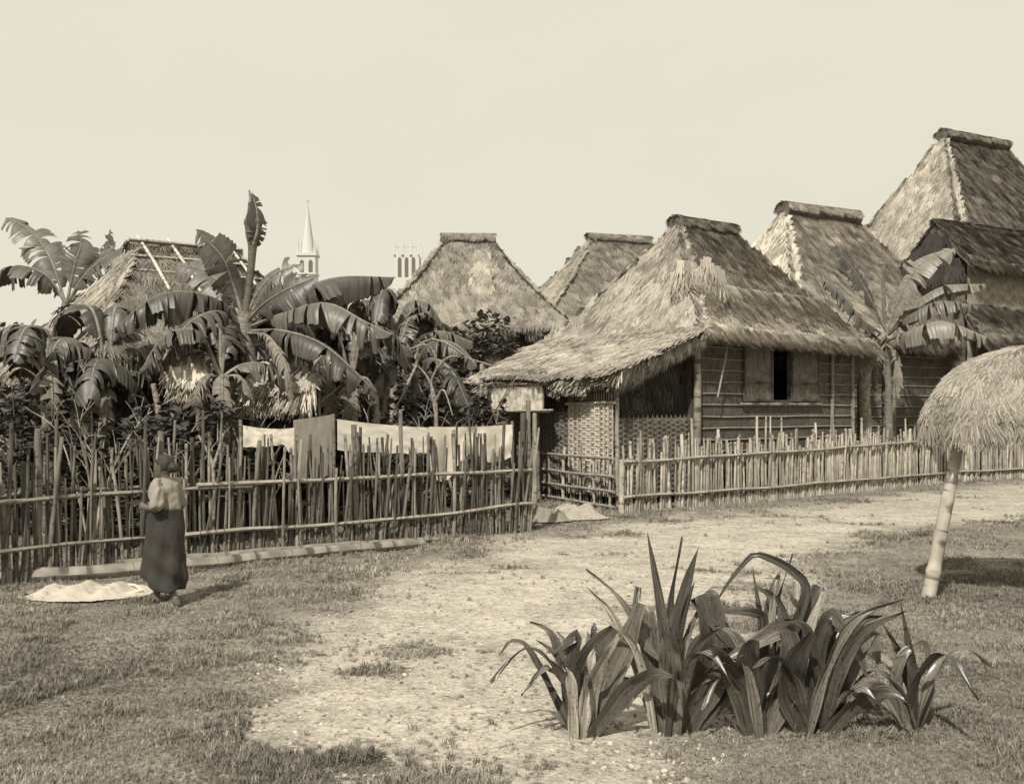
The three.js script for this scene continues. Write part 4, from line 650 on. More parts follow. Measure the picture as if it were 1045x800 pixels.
banana('banana plant with pale stem spreading before the roadside huts', G(890, 26.8), [
  { pts: [G(882, 26.9), P(883, 435, 26.9), P(882, 395, 26.9), P(888, 362, 26.8), P(902, 340, 26.7)], r0: 0.19, r1: 0.12, m: M.stemPale }, { pts: [G(908, 26.9), P(906, 420, 26.9), P(905, 380, 26.9), P(904, 345, 26.8)], r0: 0.15, r1: 0.1, m: M.stem },
  { pts: [P(884, 400, 26.85), P(877, 370, 26.8), P(874, 336, 26.8)], r0: 0.06, r1: 0.02, m: M.stemPale }], [
  { p: [[904, 338, 26.7], [886, 300, 26.5], [868, 270, 26.4], [850, 251, 26.3]], w: 0.3, h: 0.25, t: 0.75, up: V(0.5, 0.4, 0.8), m: M.banana[2] },
  { p: [[902, 342, 26.7], [880, 326, 26.2], [860, 302, 26], [838, 284, 25.9]], w: 0.42, h: 0.55, t: 0.35, up: V(0.4, 0.8, 0.4), m: M.banana[0] },
  { p: [[906, 338, 26.7], [920, 300, 26.6], [940, 270, 26.5], [972, 254, 26.5]], w: 0.4, h: 0.35, t: 0.4, up: V(-0.5, 0.6, 0.6) },
  { p: [[907, 340, 26.7], [932, 312, 26.2], [962, 293, 26], [1005, 290, 25.8]], w: 0.45, h: 0.7, t: 0.55 },
  { p: [[907, 342, 26.7], [930, 322, 25.9], [958, 308, 25.6], [996, 312, 25.3]], w: 0.48, h: 0.8, t: 0.55 },
  { p: [[906, 348, 26.7], [930, 338, 25.7], [960, 328, 25.2], [1008, 344, 24.9]], w: 0.46, h: 0.95, t: 0.7 },
  { p: [[900, 348, 26.7], [884, 340, 26], [868, 345, 25.7], [852, 368, 25.5]], w: 0.3, h: 0.9, t: 0.6 },
  { p: [[905, 340, 26.7], [903, 318, 26.7], [902, 298, 26.7], [902, 280, 26.7]], w: 0.05, h: 0.1, t: 0, s: 0.05 },
  { p: [[906, 352, 26.7], [914, 360, 26.2], [918, 380, 26], [916, 405, 25.9]], w: 0.2, h: 1.0, t: 0.8, m: M.bananaDry },
  { p: [[903, 352, 26.7], [897, 362, 26.3], [893, 384, 26.2], [896, 410, 26.1]], w: 0.2, h: 1.0, t: 0.8, m: M.bananaDry },
], { pale: true });

function bananaAuto(label, px, d, cy, n, len, seed, dry = 2) {
  const q = rng(seed * 19 + 3), b = G(px, d), c = P(px + (q() - 0.5) * 10, cy, d), pl = thing('banana_plant', label, 'banana plant', b.clone(), 'banana plants');
  stemOf(pl, [b, b.clone().lerp(c, 0.5).add(V(0.05, 0, 0)), c], 0.12, 0.075, q() < 0.5 ? M.stem : M.stemPale);
  for (let i = 0; i < n; i++) {
    const a = i / n * 6.28 + q() * 0.7, o = V(Math.cos(a), 0, Math.sin(a)), l = len * (0.55 + 0.75 * q()), up = 0.1 + 0.75 * q(), dr = i < dry;
    const p = dr ? [c, c.clone().addScaledVector(o, 0.3).add(V(0, 0.02, 0)), c.clone().addScaledVector(o, 0.5).add(V(0, -l * 0.45, 0)), c.clone().addScaledVector(o, 0.45).add(V(0, -l * 0.8, 0))] : [c, c.clone().addScaledVector(o, l * 0.28).add(V(0, l * up, 0)), c.clone().addScaledVector(o, l * 0.62).add(V(0, l * up * 0.95, 0)), c.clone().addScaledVector(o, l * 0.95).add(V(0, l * (up - 0.5) * 0.8, 0))];
    bananaLeaf(pl, p, dr ? 0.16 : 0.3 + 0.12 * q(), dr ? M.bananaDry : M.banana[i % 3], { seed: seed * 7 + i, hang: 0.5 + 0.5 * q(), tear: dr ? 0.8 : 0.2 + 0.35 * q() });
  }
}
bananaAuto('low banana plant crowded under the eave of the ridge-poled hut', 112, 16.2, 392, 9, 1.15, 3);
bananaAuto('banana plant with torn leaves between the two straw awnings', 225, 16.0, 386, 8, 1.0, 5, 3);
bananaAuto('banana plant shading the pale straw awning from behind', 318, 18.0, 366, 9, 1.35, 8);
bananaAuto('banana plant drooping over the long white sheet', 358, 17.8, 388, 9, 1.2, 11, 3);
bananaAuto('banana plant growing against the side wall of the ridge-poled hut', 48, 15.6, 382, 9, 1.2, 14);
bananaAuto('small banana plant under the tiny gabled porch', 398, 22.5, 352, 8, 1.25, 17);
// ------------------------------------------------------------------ shrubs
const leafGeo = (() => { const mb = new MB(); mb.grid(2, 3, (u, v) => { const w = 0.36 * Math.sin(Math.PI * clamp(v * 0.92 + 0.06, 0, 1)); return [V((u - 0.5) * 2 * w, v, 0.1 * Math.sin(v * 3) - Math.abs(u - 0.5) * 0.12), u, v]; }); return mb.geo(); })();
function shrub(label, px, d, h, w, tone, seed, { size = 0.16, dens = 520, name = 'shrub', y0 = 0 } = {}) {
  const q = rng(seed * 131 + 17), c = G(px, d), s = thing(name, label, 'shrub', c.clone(), 'shrubs behind the fences'), mats = [], cols = [], stems = 6, st = [];
  for (let k = 0; k < stems; k++) {
    const a = q() * 6.28, l = h * (0.6 + 0.35 * q()), o = w * 0.7 * q(), pts = [V(c.x + 0.05 * Math.cos(a), -0.03, c.z + 0.05 * Math.sin(a)), V(c.x + o * 0.4 * Math.cos(a), l * 0.5, c.z + o * 0.4 * Math.sin(a)), V(c.x + o * Math.cos(a), l, c.z + o * Math.sin(a))]; st.push(pts);
    part(s, 'stem', new MB().tube(curve(pts, 8), (t) => lerp(0.025, 0.008, t), 5).geo(), k % 3 ? M.twigDark : M.twig);
  }
  const clumps = []; for (let k = 0; k < 14; k++) { const b = st[k % stems], t = 0.3 + 0.75 * q(); const p = b[0].clone().lerp(b[2], t).add(V((q() - 0.5) * w, (q() - 0.5) * h * 0.25, (q() - 0.5) * w)); clumps.push([p, (0.22 + 0.28 * q()) * Math.min(w, h * 0.8), 0.7 + 0.6 * q()]); }
  const n = Math.round(dens * Math.max(1, w * h)); const e = new THREE.Euler(), qq = new THREE.Quaternion();
  for (let k = 0; k < n; k++) {
    const [cp, r, tn] = clumps[Math.floor(q() * clumps.length)], z = q() * 2 - 1, a = q() * 6.28, rad = r * Math.cbrt(0.25 + 0.75 * q()) * (0.8 + 0.3 * q()), sx = Math.sqrt(1 - z * z);
    const p = cp.clone().add(V(Math.cos(a) * sx * rad, z * rad * 0.85, Math.sin(a) * sx * rad)); if (p.y < 0.1) p.y = 0.1 + q() * 0.3;
    e.set(-0.6 - 1.6 * q(), q() * 6.28, (q() - 0.5) * 1.6, 'YXZ'); qq.setFromEuler(e); const sc = size * (0.6 + 0.8 * q());
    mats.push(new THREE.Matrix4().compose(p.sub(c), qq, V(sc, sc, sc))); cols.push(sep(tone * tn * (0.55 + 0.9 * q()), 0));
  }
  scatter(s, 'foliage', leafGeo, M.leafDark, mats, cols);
}
for (const [px, d, h, w, tn, label] of [
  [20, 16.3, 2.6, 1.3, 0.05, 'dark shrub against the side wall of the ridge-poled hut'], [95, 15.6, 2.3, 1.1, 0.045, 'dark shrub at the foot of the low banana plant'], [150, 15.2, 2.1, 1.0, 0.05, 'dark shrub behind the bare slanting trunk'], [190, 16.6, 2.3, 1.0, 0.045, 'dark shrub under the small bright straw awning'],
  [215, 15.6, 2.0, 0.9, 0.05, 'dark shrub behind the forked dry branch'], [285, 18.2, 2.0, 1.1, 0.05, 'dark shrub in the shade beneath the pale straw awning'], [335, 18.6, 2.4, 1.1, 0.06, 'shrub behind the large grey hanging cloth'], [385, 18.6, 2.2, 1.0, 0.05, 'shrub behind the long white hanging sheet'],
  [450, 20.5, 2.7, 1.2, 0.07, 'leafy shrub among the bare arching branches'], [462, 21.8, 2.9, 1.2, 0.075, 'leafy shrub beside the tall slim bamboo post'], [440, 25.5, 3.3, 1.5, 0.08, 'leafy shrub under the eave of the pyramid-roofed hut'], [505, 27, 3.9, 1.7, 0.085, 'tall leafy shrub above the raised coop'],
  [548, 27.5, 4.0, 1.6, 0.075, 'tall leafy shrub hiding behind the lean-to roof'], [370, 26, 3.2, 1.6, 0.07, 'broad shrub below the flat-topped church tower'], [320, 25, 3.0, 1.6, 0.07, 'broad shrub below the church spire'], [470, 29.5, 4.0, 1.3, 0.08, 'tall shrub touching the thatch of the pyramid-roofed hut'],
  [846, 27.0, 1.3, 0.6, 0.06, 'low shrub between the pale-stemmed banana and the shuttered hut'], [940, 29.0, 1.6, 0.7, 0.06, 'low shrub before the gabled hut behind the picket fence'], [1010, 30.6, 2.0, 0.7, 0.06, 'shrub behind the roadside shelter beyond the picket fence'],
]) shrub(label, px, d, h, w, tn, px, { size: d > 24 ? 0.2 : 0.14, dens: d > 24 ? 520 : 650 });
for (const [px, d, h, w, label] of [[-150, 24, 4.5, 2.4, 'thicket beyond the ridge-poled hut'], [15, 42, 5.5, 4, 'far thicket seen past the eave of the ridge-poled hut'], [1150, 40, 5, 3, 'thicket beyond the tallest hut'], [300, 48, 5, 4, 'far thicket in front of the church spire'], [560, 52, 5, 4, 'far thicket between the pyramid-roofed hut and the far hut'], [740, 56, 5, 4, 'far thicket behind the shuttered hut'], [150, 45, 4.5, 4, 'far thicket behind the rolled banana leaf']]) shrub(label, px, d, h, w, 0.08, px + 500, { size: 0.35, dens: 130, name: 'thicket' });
// leafless arching branches by the drooping banana
{
  const b = thing('dry_branch', 'bare pale branches arching above the washing line', 'branch', G(440, 19.0));
  const L = [[[440, 19, 520], [444, 19, 410], [436, 19, 385], [425, 19, 372]], [[444, 19, 420], [440, 19, 390], [446, 18.9, 372], [436, 18.8, 352], [418, 18.8, 356]], [[425, 19, 372], [428, 18.9, 352], [440, 18.8, 346]], [[425, 19, 372], [412, 18.9, 400], [400, 18.9, 424]], [[446, 18.9, 376], [460, 18.8, 364], [506, 18.6, 374]], [[444, 19, 410], [452, 18.9, 398], [462, 18.8, 424]], [[440, 18.8, 346], [452, 18.8, 349], [462, 18.7, 354], [484, 18.6, 370]]];
  L.forEach((q, i) => part(b, 'branch', new MB().tube(curve(q.map(([x, d, y]) => y > 500 ? G(x, d) : P(x, y, d)), 16), (t) => lerp(i ? 0.028 : 0.045, 0.01, t), 6).geo(), M.twig));
  const twigs = (label, px, d, h, n, seed) => { const q = rng(seed), c = G(px, d), t = thing('twiggy_bush', label, 'bush', c.clone(), 'bare twiggy bushes'); for (let i = 0; i < n; i++) { const a = q() * 6.28, o = V(Math.cos(a), 0, Math.sin(a)), l = h * (0.6 + 0.5 * q()), p = [c.clone(), c.clone().addScaledVector(o, 0.12 * l).add(V(0, l * 0.5, 0)), c.clone().addScaledVector(o, 0.3 * l).add(V((q() - 0.5) * 0.3, l * 0.9, 0)), c.clone().addScaledVector(o, (0.35 + 0.3 * q()) * l).add(V((q() - 0.5) * 0.5, l * (0.85 + 0.3 * q()), 0))], cv = curve(p, 14); const br = part(t, 'branch', new MB().tube(cv, (u) => lerp(0.016, 0.005, u), 5).geo(), q() < 0.6 ? M.twig : M.twigDark); for (let k = 0; k < 4; k++) { const j = 5 + Math.floor(q() * 8), e1 = cv[j].clone().add(V((q() - 0.5) * 0.5, 0.1 + 0.3 * q(), (q() - 0.5) * 0.4)); part(br, 'twig', new MB().tube([cv[j], cv[j].clone().lerp(e1, 0.5).add(V(0, 0.04, 0)), e1], (u) => lerp(0.007, 0.003, u), 4).geo(), M.twig); } } };
  twigs('bare twiggy bush standing just behind the dark fence by the sheet', 395, 17.2, 2.2, 9, 5); twigs('bare twiggy bush beside the bare arching branches', 468, 18.6, 2.4, 9, 6); twigs('bare twiggy bush at the foot of the tallest banana plant', 268, 16.2, 1.9, 8, 7); twigs('bare twiggy bush near the small bright straw awning', 178, 14.9, 1.9, 8, 8); twigs('bare twiggy bush in front of the low banana plant', 92, 14.3, 1.9, 8, 9);
  const e = thing('dead_trunk', 'bare slanting pale trunk standing behind the walking person', 'trunk', G(163, 15.4));
  part(e, 'trunk', new MB().tube(curve([G(167, 15.4), P(165, 450, 15.4), P(161, 418, 15.3), P(156, 392, 15.2)], 16), (t, j) => lerp(0.06, 0.035, t) * (1 + 0.1 * Math.sin(j * 2)), 7).geo(), M.stemPale);
  const y = thing('forked_branch', 'forked dry branch standing in the dark fence beside the walking person', 'branch', G(212, 14.3));
  [[[216, 14, 540], [217, 14.1, 478], [212, 14.1, 462], [202, 14.1, 444]], [[217, 14.1, 478], [222, 14.1, 462], [228, 14.1, 442]]].forEach((q) => part(y, 'branch', new MB().tube(curve(q.map(([x, d, v]) => v > 530 ? G(x, d) : P(x, v, d)), 12), (t) => lerp(0.028, 0.015, t), 6).geo(), M.twig));
}

// ------------------------------------------------------------------ the broad-leaved plants by the road
function kinked(path, n) {                                          // straight runs with a tight bend at each point, as in a snapped leaf
  let p = path; for (let k = 0; k < 2; k++) { const o = [p[0]]; for (let i = 1; i < p.length - 1; i++) { o.push(p[i].clone().lerp(p[i - 1], 0.16), p[i].clone().lerp(p[i + 1], 0.16)); } o.push(p[p.length - 1]); p = o; }
  const ln = along(p), r = []; for (let i = 0; i <= n; i++) r.push(ln.at(ln.L * i / n)); return r;
}
function strapLeaf(plant, path, w, { m = M.blade[0], fold = 0.35, face = V(0, 0.25, 1), seed = 1, blunt = 0.0, base = 0.6, kink = path.length > 4 } = {}) {
  const c = kink ? kinked(path, 40) : curve(path, 34), mb = new MB(), N = c.length - 1, q = rng(seed * 31 + 7), ph = q() * 6, side0 = []; let last = null;
  const fr = c.map((p, i) => { const t = c[Math.min(N, i + 1)].clone().sub(c[Math.max(0, i - 1)]).normalize(); let s = V(0, 0, 0).crossVectors(t, face); if (s.length() < 0.15) s = last.clone(); s.normalize(); if (last && s.dot(last) < 0) s.negate(); last = s; return [s, V(0, 0, 0).crossVectors(s, t)]; });
  const wf = (t) => w * (base + (1 - base) * sst(0, 0.35, t)) * (1 - Math.pow(t, 2.2) * (1 - blunt * 0.55)) * 0.5 * (1 + 0.05 * vn(t * 40, seed * 3.1)) + 0.002;
  const f = (u, v, o) => { const i = Math.min(N, Math.round(v * N)), [s, n] = fr[i], k = (u - 0.5) * 2, W = wf(v); return [c[i].clone().addScaledVector(s, k * W).addScaledVector(n, Math.abs(k) * W * fold + 0.012 * Math.sin(v * 14 + ph + k * 2) * Math.abs(k) - o), u * w * 4, v * 2]; };
  const th = (v) => 0.007 * (1 - v) + 0.001;
  mb.grid(6, N, (u, v) => f(u, v, 0)).grid(6, N, (u, v) => f(u, v, th(v) * (1 - Math.pow(Math.abs(u - 0.5) * 2, 4))), true);
  return part(plant, 'leaf', mb.geo(), m);
}
{
  const D = 6.6, pl = [['spiky-tipped', 596], ['tall-spiked', 684], ['broken-leaved', 775], ['arching', 832], ['thin', 932]];
  const lab = ['low broad-leaved plant with folded stubby leaves at the road edge', 'broad-leaved plant with three tall upright spikes', 'broad-leaved plant with a snapped leaf hanging sideways', 'broad-leaved plant whose long leaf arches over and bends down', 'sparse plant with one thin upright spike in the grass'];
  const plants = pl.map(([, px], i) => thing('broad_leaf_plant', lab[i], 'plant', G(px, D), 'broad-leaved plants at the road edge'));
  const cx = pl.map((a) => a[1]);
  const LF = [ // plant, path in pixels (from the root upward), width px, depth shift, options
    [1, [[684, 800], [682, 700], [674, 620], [661, 544]], 15, 0.05, { fold: 0.5 }], [1, [[686, 800], [684, 690], [684, 620], [696, 548]], 11, 0.1, { m: M.blade[2] }], [1, [[680, 800], [685, 680], [697, 612], [714, 556]], 18, 0, { m: M.blade[2] }],
    [1, [[700, 805], [722, 720], [727, 650], [716, 600], [722, 618], [742, 655], [754, 676]], 40, 0, { m: M.blade[0], blunt: 0.25 }], [1, [[712, 805], [735, 730], [738, 660], [728, 612]], 30, 0.12, { m: M.blade[2] }],
    [1, [[690, 805], [686, 730], [684, 690], [682, 658]], 24, -0.12, { blunt: 0.9, m: M.blade[1] }], [1, [[674, 805], [664, 720], [660, 660], [656, 616], [650, 636], [660, 668], [680, 700]], 26, -0.05, { m: M.blade[1], blunt: 0.2 }],
    [0, [[610, 805], [622, 730], [642, 660], [655, 616]], 27, -0.1, { m: M.blade[1], blunt: 0.5 }], [0, [[600, 805], [593, 720], [606, 676], [628, 640]], 27, -0.05, { m: M.blade[0], blunt: 0.6 }], [0, [[604, 805], [604, 740], [612, 700], [632, 656]], 15, -0.2, { m: M.bladeLit }],
    [0, [[590, 805], [584, 730], [586, 680], [590, 650], [580, 664], [564, 682]], 20, 0, { m: M.blade[2], blunt: 0.3 }], [0, [[598, 805], [598, 720], [602, 670], [607, 636]], 10, 0.1, { m: M.blade[2], blunt: 0.5 }], [0, [[606, 805], [632, 700], [645, 640], [652, 599]], 11, 0.15, { blunt: 0.8 }],
    [0, [[586, 805], [576, 720], [566, 682], [547, 660]], 7, 0, {}], [0, [[580, 805], [556, 720], [536, 664], [520, 660], [510, 684]], 8, 0, {}], [0, [[592, 805], [578, 730], [568, 690], [564, 655]], 6, 0.1, {}], [0, [[600, 805], [640, 740], [666, 716], [690, 720]], 20, -0.25, { m: M.blade[0] }],
    [2, [[775, 805], [790, 720], [812, 640], [825, 597], [800, 576], [770, 563], [748, 588], [729, 617]], 11, 0.1, { m: M.blade[2] }], [2, [[780, 805], [785, 720], [779, 650], [768, 578]], 11, 0.15, {}], [2, [[776, 805], [780, 690], [792, 620], [809, 565]], 8, 0.2, { m: M.blade[2] }],
    [2, [[770, 805], [777, 710], [779, 660], [780, 628], [765, 624], [738, 624]], 13, -0.05, { m: M.blade[2], blunt: 0.6 }], [2, [[785, 805], [804, 720], [806, 670], [798, 640], [775, 660], [742, 690]], 26, -0.1, { m: M.blade[1], blunt: 0.3 }], [2, [[784, 805], [800, 700], [808, 650], [812, 594]], 20, 0.2, { m: M.bladeLit, blunt: 0.9 }],
    [2, [[765, 805], [752, 730], [740, 690], [722, 668]], 22, -0.2, { m: M.blade[0] }], [2, [[775, 805], [790, 740], [800, 690], [806, 652]], 44, 0.0, { m: M.blade[2], blunt: 0.7 }], [2, [[772, 805], [764, 730], [764, 690], [770, 660]], 30, -0.15, { m: M.blade[2], blunt: 0.5 }],
    [3, [[828, 805], [815, 720], [818, 660], [836, 598]], 34, 0.1, { m: M.blade[2], blunt: 0.55 }], [3, [[834, 805], [830, 700], [836, 650], [848, 626], [862, 648], [876, 684], [884, 720]], 24, -0.05, { m: M.blade[0], blunt: 0.2 }], [3, [[832, 805], [820, 720], [824, 660], [842, 604]], 13, -0.02, { m: M.bladeLit, blunt: 0.6 }],
    [3, [[840, 805], [866, 720], [878, 668], [893, 638], [893, 665], [896, 700]], 17, 0, { m: M.blade[1], blunt: 0.4 }], [3, [[820, 805], [806, 740], [812, 690], [830, 650]], 30, -0.15, { m: M.blade[2], blunt: 0.4 }], [3, [[838, 805], [850, 740], [852, 690], [846, 650]], 28, 0.05, { m: M.blade[2], blunt: 0.4 }],
    [3, [[843, 805], [875, 760], [905, 745], [930, 765]], 20, -0.2, { m: M.blade[0] }], [4, [[932, 800], [932, 720], [928, 670], [920, 618]], 10, 0, { m: M.blade[2] }], [4, [[928, 800], [912, 720], [922, 680], [944, 662], [947, 680], [944, 710]], 12, 0, { m: M.blade[1] }], [4, [[936, 800], [950, 730], [948, 690], [950, 668]], 9, 0.1, { m: M.blade[0] }], [4, [[930, 800], [900, 740], [880, 735], [868, 760]], 14, -0.1, { m: M.blade[1] }],
  ];
  LF.forEach(([k, pts, w, dz, o], i) => {
    const d0 = D; const path = pts.map(([x, y0], j) => { const t = j / (pts.length - 1), d = d0 + dz * t * 1.6, y = y0 > 640 ? 640 + (y0 - 640) * 0.64 : y0; return j === 0 ? G(lerp(cx[k], x, 0.6), d0 + dz * 0.4).setY(-0.02) : P(x, y, d); });
    strapLeaf(plants[k], path, w * D / FOC * 1.1, { seed: i, face: V(Math.sin(i * 2.4) * 0.55, 0.25, 1), ...o });
  });
  const q = rng(77); plants.forEach((p, k) => { for (let i = 0; i < (k === 4 ? 2 : 8); i++) {      // narrow pointed blades between the broad ones
    const b = G(cx[k] + (q() - 0.5) * 30, D + (q() - 0.5) * 0.3).setY(-0.02), a = (q() - 0.5) * (k ? 1.9 : 1.2), l = (0.45 + 0.5 * q()) * (k ? 1 : 0.75), o = V(Math.sin(a), 0, (q() - 0.4) * 0.8); strapLeaf(p, [b, b.clone().addScaledVector(o, l * 0.16).add(V(0, l * 0.5, 0)), b.clone().addScaledVector(o, l * 0.42).add(V(0, l * 0.9, 0)), b.clone().addScaledVector(o, l * (0.6 + 0.3 * q())).add(V(0, l * (0.95 + 0.2 * q()), 0))], 0.05 + 0.05 * q(), { m: q() < 0.25 ? M.bladeLit : M.blade[i % 3], seed: 300 + i + k * 20, fold: 0.3 + 0.5 * q(), face: V((q() - 0.5) * 1.4, 0.3, 1) }); } });
  // shorter leaves round each foot
  plants.forEach((p, k) => { for (let i = 0; i < (k === 4 ? 4 : 7); i++) { const a = rr(0, 6.28), l = rr(0.3, 0.62), b = G(cx[k], D).add(V(rr(-0.06, 0.06), -0.02, rr(-0.06, 0.06))), o = V(Math.cos(a), 0, Math.sin(a)); strapLeaf(p, [b, b.clone().addScaledVector(o, l * 0.25).add(V(0, l * 0.65, 0)), b.clone().addScaledVector(o, l * 0.6).add(V(0, l * 0.95, 0)), b.clone().addScaledVector(o, l * 1.0).add(V(0, l * rr(0.5, 0.95), 0))], rr(0.04, 0.09), { m: M.blade[i % 3], seed: 100 + i + k * 20, face: V(-o.x * 0.8, 1, -o.z * 0.8) }); } });
}

// ------------------------------------------------------------------ the person walking past the fence
{
  const base = G(170, 10.75); base.y = hgt(base.x, base.z);
  const p = thing('person', 'barefoot person in a dark wrapped skirt and loose top walking past the fence', 'person', base.clone());
  p.rotation.y = Math.PI - 0.28;                                    // local +x is forward, +z the right-hand side
  const add = (parent, name, g, m) => { const q = new THREE.Mesh(g, m); q.name = name; q.castShadow = q.receiveShadow = true; parent.add(q); return q; };
  const J = { hip: [0, 0.8, 0], chest: [0.03, 1.12, 0], neck: [0.015, 1.25, 0], head: [0.035, 1.375, 0] };
  const limb = (x, y, z, s) => {                                    // s: -1 left (camera side), 1 right
    const sh = [0.015, 1.2, s * 0.15], el = [-0.03 + (s < 0 ? 0.02 : 0), 0.985, s * 0.2], wr = [0.16, 0.98, s * 0.11];
    const hp = [0, 0.78, s * 0.06], kn = s < 0 ? [0.01, 0.43, s * 0.06] : [0.08, 0.44, s * 0.055], an = s < 0 ? [-0.14, 0.075, s * 0.075] : [0.17, 0.065, s * 0.06], to = [an[0] + 0.14, 0.025, an[2] + s * 0.015], he = [an[0] - 0.03, 0.035, an[2]];
    let d = cap(x, y, z, sh, el, 0.046, 0.038); d = smin(d, cap(x, y, z, el, wr, 0.037, 0.026), 0.03);
    const pa = [wr[0] + 0.06, wr[1] + 0.005, wr[2] - s * 0.03]; d = smin(d, cap(x, y, z, wr, pa, 0.026, 0.03), 0.02);
    for (let k = 0; k < 4; k++) { const o = (k - 1.5) * 0.017, a = [pa[0] + 0.015, pa[1] + o, pa[2]], b = [pa[0] + 0.05 - 0.004 * Math.abs(k - 1.3), pa[1] + o * 1.1, pa[2] - s * 0.008], c = [b[0] - 0.002, b[1] - 0.004, b[2] - s * 0.032]; d = Math.min(d, Math.min(cap(x, y, z, a, b, 0.0095, 0.009), cap(x, y, z, b, c, 0.009, 0.0075))); }
    d = smin(d, cap(x, y, z, [wr[0] + 0.03, wr[1] + 0.02, wr[2] - s * 0.012], [wr[0] + 0.075, wr[1] + 0.055, wr[2] - s * 0.03], 0.011, 0.009), 0.012);
    let g = cap(x, y, z, hp, kn, 0.078, 0.054); g = smin(g, cap(x, y, z, kn, an, 0.055, 0.034), 0.04); g = smin(g, cap(x, y, z, he, to, 0.034, 0.026), 0.03); g = smin(g, cap(x, y, z, an, [an[0] + 0.03, 0.06, an[2]], 0.034, 0.03), 0.03);
    for (let k = 0; k < 5; k++) g = smin(g, cap(x, y, z, [to[0], 0.018, to[2] + (k - 2) * 0.013], [to[0] + 0.045 - 0.004 * (s < 0 ? Math.abs(k - 3.2) : Math.abs(k - 0.8)), 0.014, to[2] + (k - 2) * 0.016], 0.011, 0.009), 0.008);
    return Math.min(d, g);
  };
  const headF = (x, y, z) => {
    const X = x - J.head[0], Y = y - J.head[1], Z = z; let d = Math.hypot(X / 0.09, (Y - 0.012) / 0.108, Z / 0.074) * 0.085 - 0.085;
    d = smin(d, cap(X, Y, Z, [0.045, -0.07, 0], [0.055, -0.075, 0], 0.032, 0.028), 0.04);
    d = smin(d, cap(X, Y, Z, [0.085, 0.012, 0], [0.103, -0.025, 0], 0.009, 0.014), 0.014);                   // nose
    d = smin(d, cap(X, Y, Z, [0.08, -0.055, -0.018], [0.08, -0.055, 0.018], 0.011, 0.011), 0.01);            // lips
    for (const s of [-1, 1]) { d = Math.max(d, -(Math.hypot(X - 0.092, Y - 0.012, Z - s * 0.032) - 0.014)); d = Math.min(d, Math.hypot(X - 0.079, Y - 0.012, Z - s * 0.032) - 0.0115); d = smin(d, cap(X, Y, Z, [-0.005, 0.02, s * 0.077], [-0.01, -0.02, s * 0.074], 0.014, 0.01), 0.008); d = smin(d, cap(X, Y, Z, [0.078, 0.034, s * 0.015], [0.07, 0.034, s * 0.045], 0.009, 0.008), 0.012); }
    return d;
  };
  const body = (x, y, z) => {
    let d = smin(cap(x, y, z, J.hip, J.chest, 0.125, 0.118), cap(x, y, z, [0.02, 1.17, -0.09], [0.02, 1.17, 0.09], 0.06, 0.06), 0.08); d = smin(d, cap(x, y, z, [0, 1.18, 0], [0.025, 1.31, 0], 0.05, 0.044), 0.05);
    for (const s of [-1, 1]) d = smin(d, limb(x, y, z, s), 0.03);
    return smin(d, headF(x, y, z), 0.02);
  };
  const low = sdfMesh(body, V(-0.27, -0.02, -0.3), V(0.36, 1.27, 0.3), 0.0125), hd = sdfMesh((x, y, z) => Math.max(smin(headF(x, y, z), cap(x, y, z, [0, 1.18, 0], [0.025, 1.31, 0], 0.05, 0.044), 0.02), 1.235 - y), V(-0.12, 1.2, -0.12), V(0.18, 1.52, 0.12), 0.006);
  const b = add(p, 'body', mergeGeometries([low, hd]), M.skin);
  const hr = (x, y, z) => { const X = x - J.head[0] + 0.012, Y = y - J.head[1] - 0.03; let d = Math.hypot(X / 0.094, Y / 0.102, z / 0.086) * 0.09 - 0.09; d = Math.max(d, (X - 0.045) * 0.9 - Y * 0.75); d = smin(d, Math.hypot(X + 0.1, Y + 0.03, z) - 0.05, 0.02); return d + 0.012 * (vn(X * 60 + 9, Y * 30 + 9, z * 60 + 9) - 0.5); };
  add(b, 'hair', sdfMesh(hr, V(-0.16, 1.26, -0.13), V(0.16, 1.55, 0.13), 0.008), M.hair);
  // loose short blouse with sleeves to the elbow
  const bl = (x, y, z) => { let d = smin(cap(x, y, z, [0, 0.83, 0], [0.025, 1.12, 0], 0.148, 0.145), cap(x, y, z, [0.02, 1.175, -0.1], [0.02, 1.175, 0.1], 0.073, 0.073), 0.06); for (const s of [-1, 1]) d = smin(d, cap(x, y, z, [0.015, 1.2, s * 0.15], [-0.02, 1.03, s * 0.195], 0.066, 0.074), 0.03); d = Math.max(d, 0.935 - y, y - 1.285 + 0.04 * Math.cos(z * 12)); return d + 0.008 * Math.sin(x * 30 + y * 22 + 5 * Math.sin(z * 13)) + 0.034 * (vn(x * 16 + 20 + y * 6, y * 12, z * 16 + 7) - 0.5) + 0.012 * (vn(x * 34 + 20, y * 22, z * 34 + 7) - 0.5); };
  add(p, 'blouse', sdfMesh(bl, V(-0.24, 0.78, -0.32), V(0.26, 1.34, 0.32), 0.009), M.blouse);
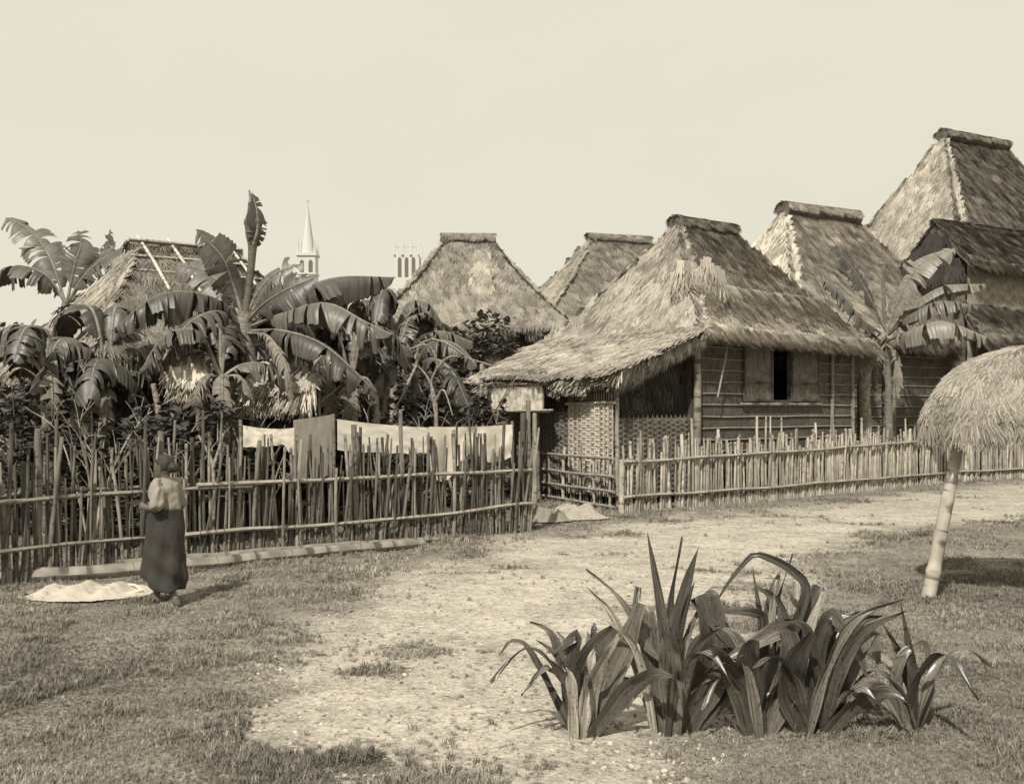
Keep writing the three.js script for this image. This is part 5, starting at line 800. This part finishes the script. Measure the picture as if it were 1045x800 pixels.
  // wrapped skirt swinging with the stride, gathered in front
  const sk = (x, y, z) => { const t = clamp((0.96 - y) / 0.84, 0, 1), w = lerp(0.158, 0.215, Math.pow(t, 1.7)), cx = 0.005 + 0.03 * t, fold = 0.012 * t * Math.sin(Math.atan2(z, x - cx) * 7 + y * 4 + 4 * vn(y * 3, 3 + z * 5)) + 0.014 * Math.sin(y * 26 - x * 16 + z * 8) * t; let d = Math.hypot((x - cx) / (w * 1.06), z / (w * 1.02)) * w * 0.9 - w * 0.9; d += fold + 0.028 * (vn(x * 12 + 5, y * 7, z * 12 + 5) - 0.5) + 0.012 * (vn(x * 30 + 9, y * 6 + z * 4, z * 30 + 9) - 0.5); d = smin(d, cap(x, y, z, [0.13, 0.9, -0.05], [0.19, 0.3, -0.07], 0.045, 0.06), 0.05); const hem = 0.16 + 0.13 * sst(-0.02, 0.24, x) - 0.02 * Math.sin(z * 14 + x * 9); return Math.max(d * 0.85, y - 0.97, hem - y); };
  add(p, 'skirt', sdfMesh(sk, V(-0.34, 0.08, -0.3), V(0.36, 1.0, 0.3), 0.0105), M.skirt);
}

// ------------------------------------------------------------------ grass, stones and litter
{
  const bladeTuft = (seed, n) => { const q = rng(seed), mb = new MB(); for (let k = 0; k < n; k++) { const a = q() * 6.28, r = 0.35 * q(), l = 0.5 + 0.6 * q(), o = V(Math.cos(a), 0, Math.sin(a)), s = V(-o.z, 0, o.x), b = V(Math.cos(a * 3) * r, 0, Math.sin(a * 3) * r), w = 0.035 + 0.03 * q(); const A = [b, b.clone().addScaledVector(o, 0.12).add(V(0, l * 0.6, 0)), b.clone().addScaledVector(o, 0.2 + 0.45 * q()).add(V(0, l, 0))]; const i0 = mb.v(A[0].clone().addScaledVector(s, -w)), i1 = mb.v(A[0].clone().addScaledVector(s, w)), i2 = mb.v(A[1].clone().addScaledVector(s, -w * 0.7)), i3 = mb.v(A[1].clone().addScaledVector(s, w * 0.7)), i4 = mb.v(A[2]); mb.i.push(i0, i1, i3, i0, i3, i2, i2, i3, i4); } return mb.geo(); };
  const mats = [], cols = [], q = rng(4242), e = new THREE.Euler(), qt = new THREE.Quaternion();
  let tries = 0;
  while (mats.length < 190000 && tries++ < 1500000) {
    const d = 5.0 / (1 - q() * 0.86), px = q() * 1200 - 80, x = (px - CX) / FOC * d, z = -d; if (d > 34) continue;
    const b = bare(x, z), cl = fbm(x * 2.2 + z * 0.9 + 50, z * 2.0 - x * 0.8, 0, 4); if (q() > Math.pow(1 - b, 1.5) * (0.35 + 0.75 * sst(0.3, 0.7, cl)) * (0.5 + 0.9 * fbm(x * 0.5 + 8 + 0.8 * cl, z * 0.5, 0, 3)) * sst(0.25, 0.5, fbm(x * 6 + 3, z * 6, 0, 2) + 0.25 * (1 - b)) + (b > 0.5 ? 0.012 * sst(0.5, 0.6, cl) : 0)) continue;
    const nf = fbm(x * 0.8, z * 0.8 + 20, 0, 2), s = (0.022 + 0.05 * q() * q() * q()) * (0.7 + 0.9 * sst(0.4, 0.7, cl)) * (d > 12 && x < 2 ? 1.25 : 1) * (d > 15 ? 1.3 : 1);
    e.set((q() - 0.5) * 0.5, q() * 6.28, (q() - 0.5) * 0.5); qt.setFromEuler(e); mats.push(new THREE.Matrix4().compose(V(x, hgt(x, z) - 0.004, z), qt, V(s * 1.15, s, s * 1.15))); cols.push(sep((0.14 + 0.2 * q() * q()) * (0.65 + 0.9 * nf) + (q() < 0.1 ? 0.1 : 0)));
  }
  scatter(scene, 'grass', bladeTuft(3, 13), M.grass, mats, cols, { label: 'short rough grass beside the dirt road', category: 'grass' });
  const st = [], sc = [], ico = new THREE.IcosahedronGeometry(1, 0); { const pa = ico.attributes.position; for (let i = 0; i < pa.count; i++) { const k = 0.7 + 0.6 * hsh(Math.round(pa.getX(i) * 50), Math.round(pa.getY(i) * 50), Math.round(pa.getZ(i) * 50)); pa.setXYZ(i, pa.getX(i) * k, pa.getY(i) * k * 0.7, pa.getZ(i) * k); } ico.computeVertexNormals(); }
  for (let k = 0; k < 30000 && st.length < 9000; k++) {
    const d = 5.2 / (1 - q() * 0.82), px = q() * 1150 - 50, x = (px - CX) / FOC * d, z = -d, b = bare(x, z); if (b < 0.25 || q() > 0.35 + 0.65 * sst(0.45, 0.65, fbm(x * 1.3 + 9, z * 1.3, 0, 3))) continue;
    const s = 0.003 + 0.013 * Math.pow(q(), 5); e.set(q() * 6, q() * 6, q() * 6); qt.setFromEuler(e); st.push(new THREE.Matrix4().compose(V(x, hgt(x, z) + 0.006 + s * 0.25, z), qt, V(s * 1.3, s, s * 1.3))); sc.push(sep(q() < 0.4 ? 0.12 + 0.1 * q() : 0.25 + 0.25 * q()));
  }
  scatter(scene, 'gravel', ico, M.clod, st, sc, { label: 'small stones and clods strewn on the dirt road', category: 'gravel' });
}
renderer.render(scene, camera);
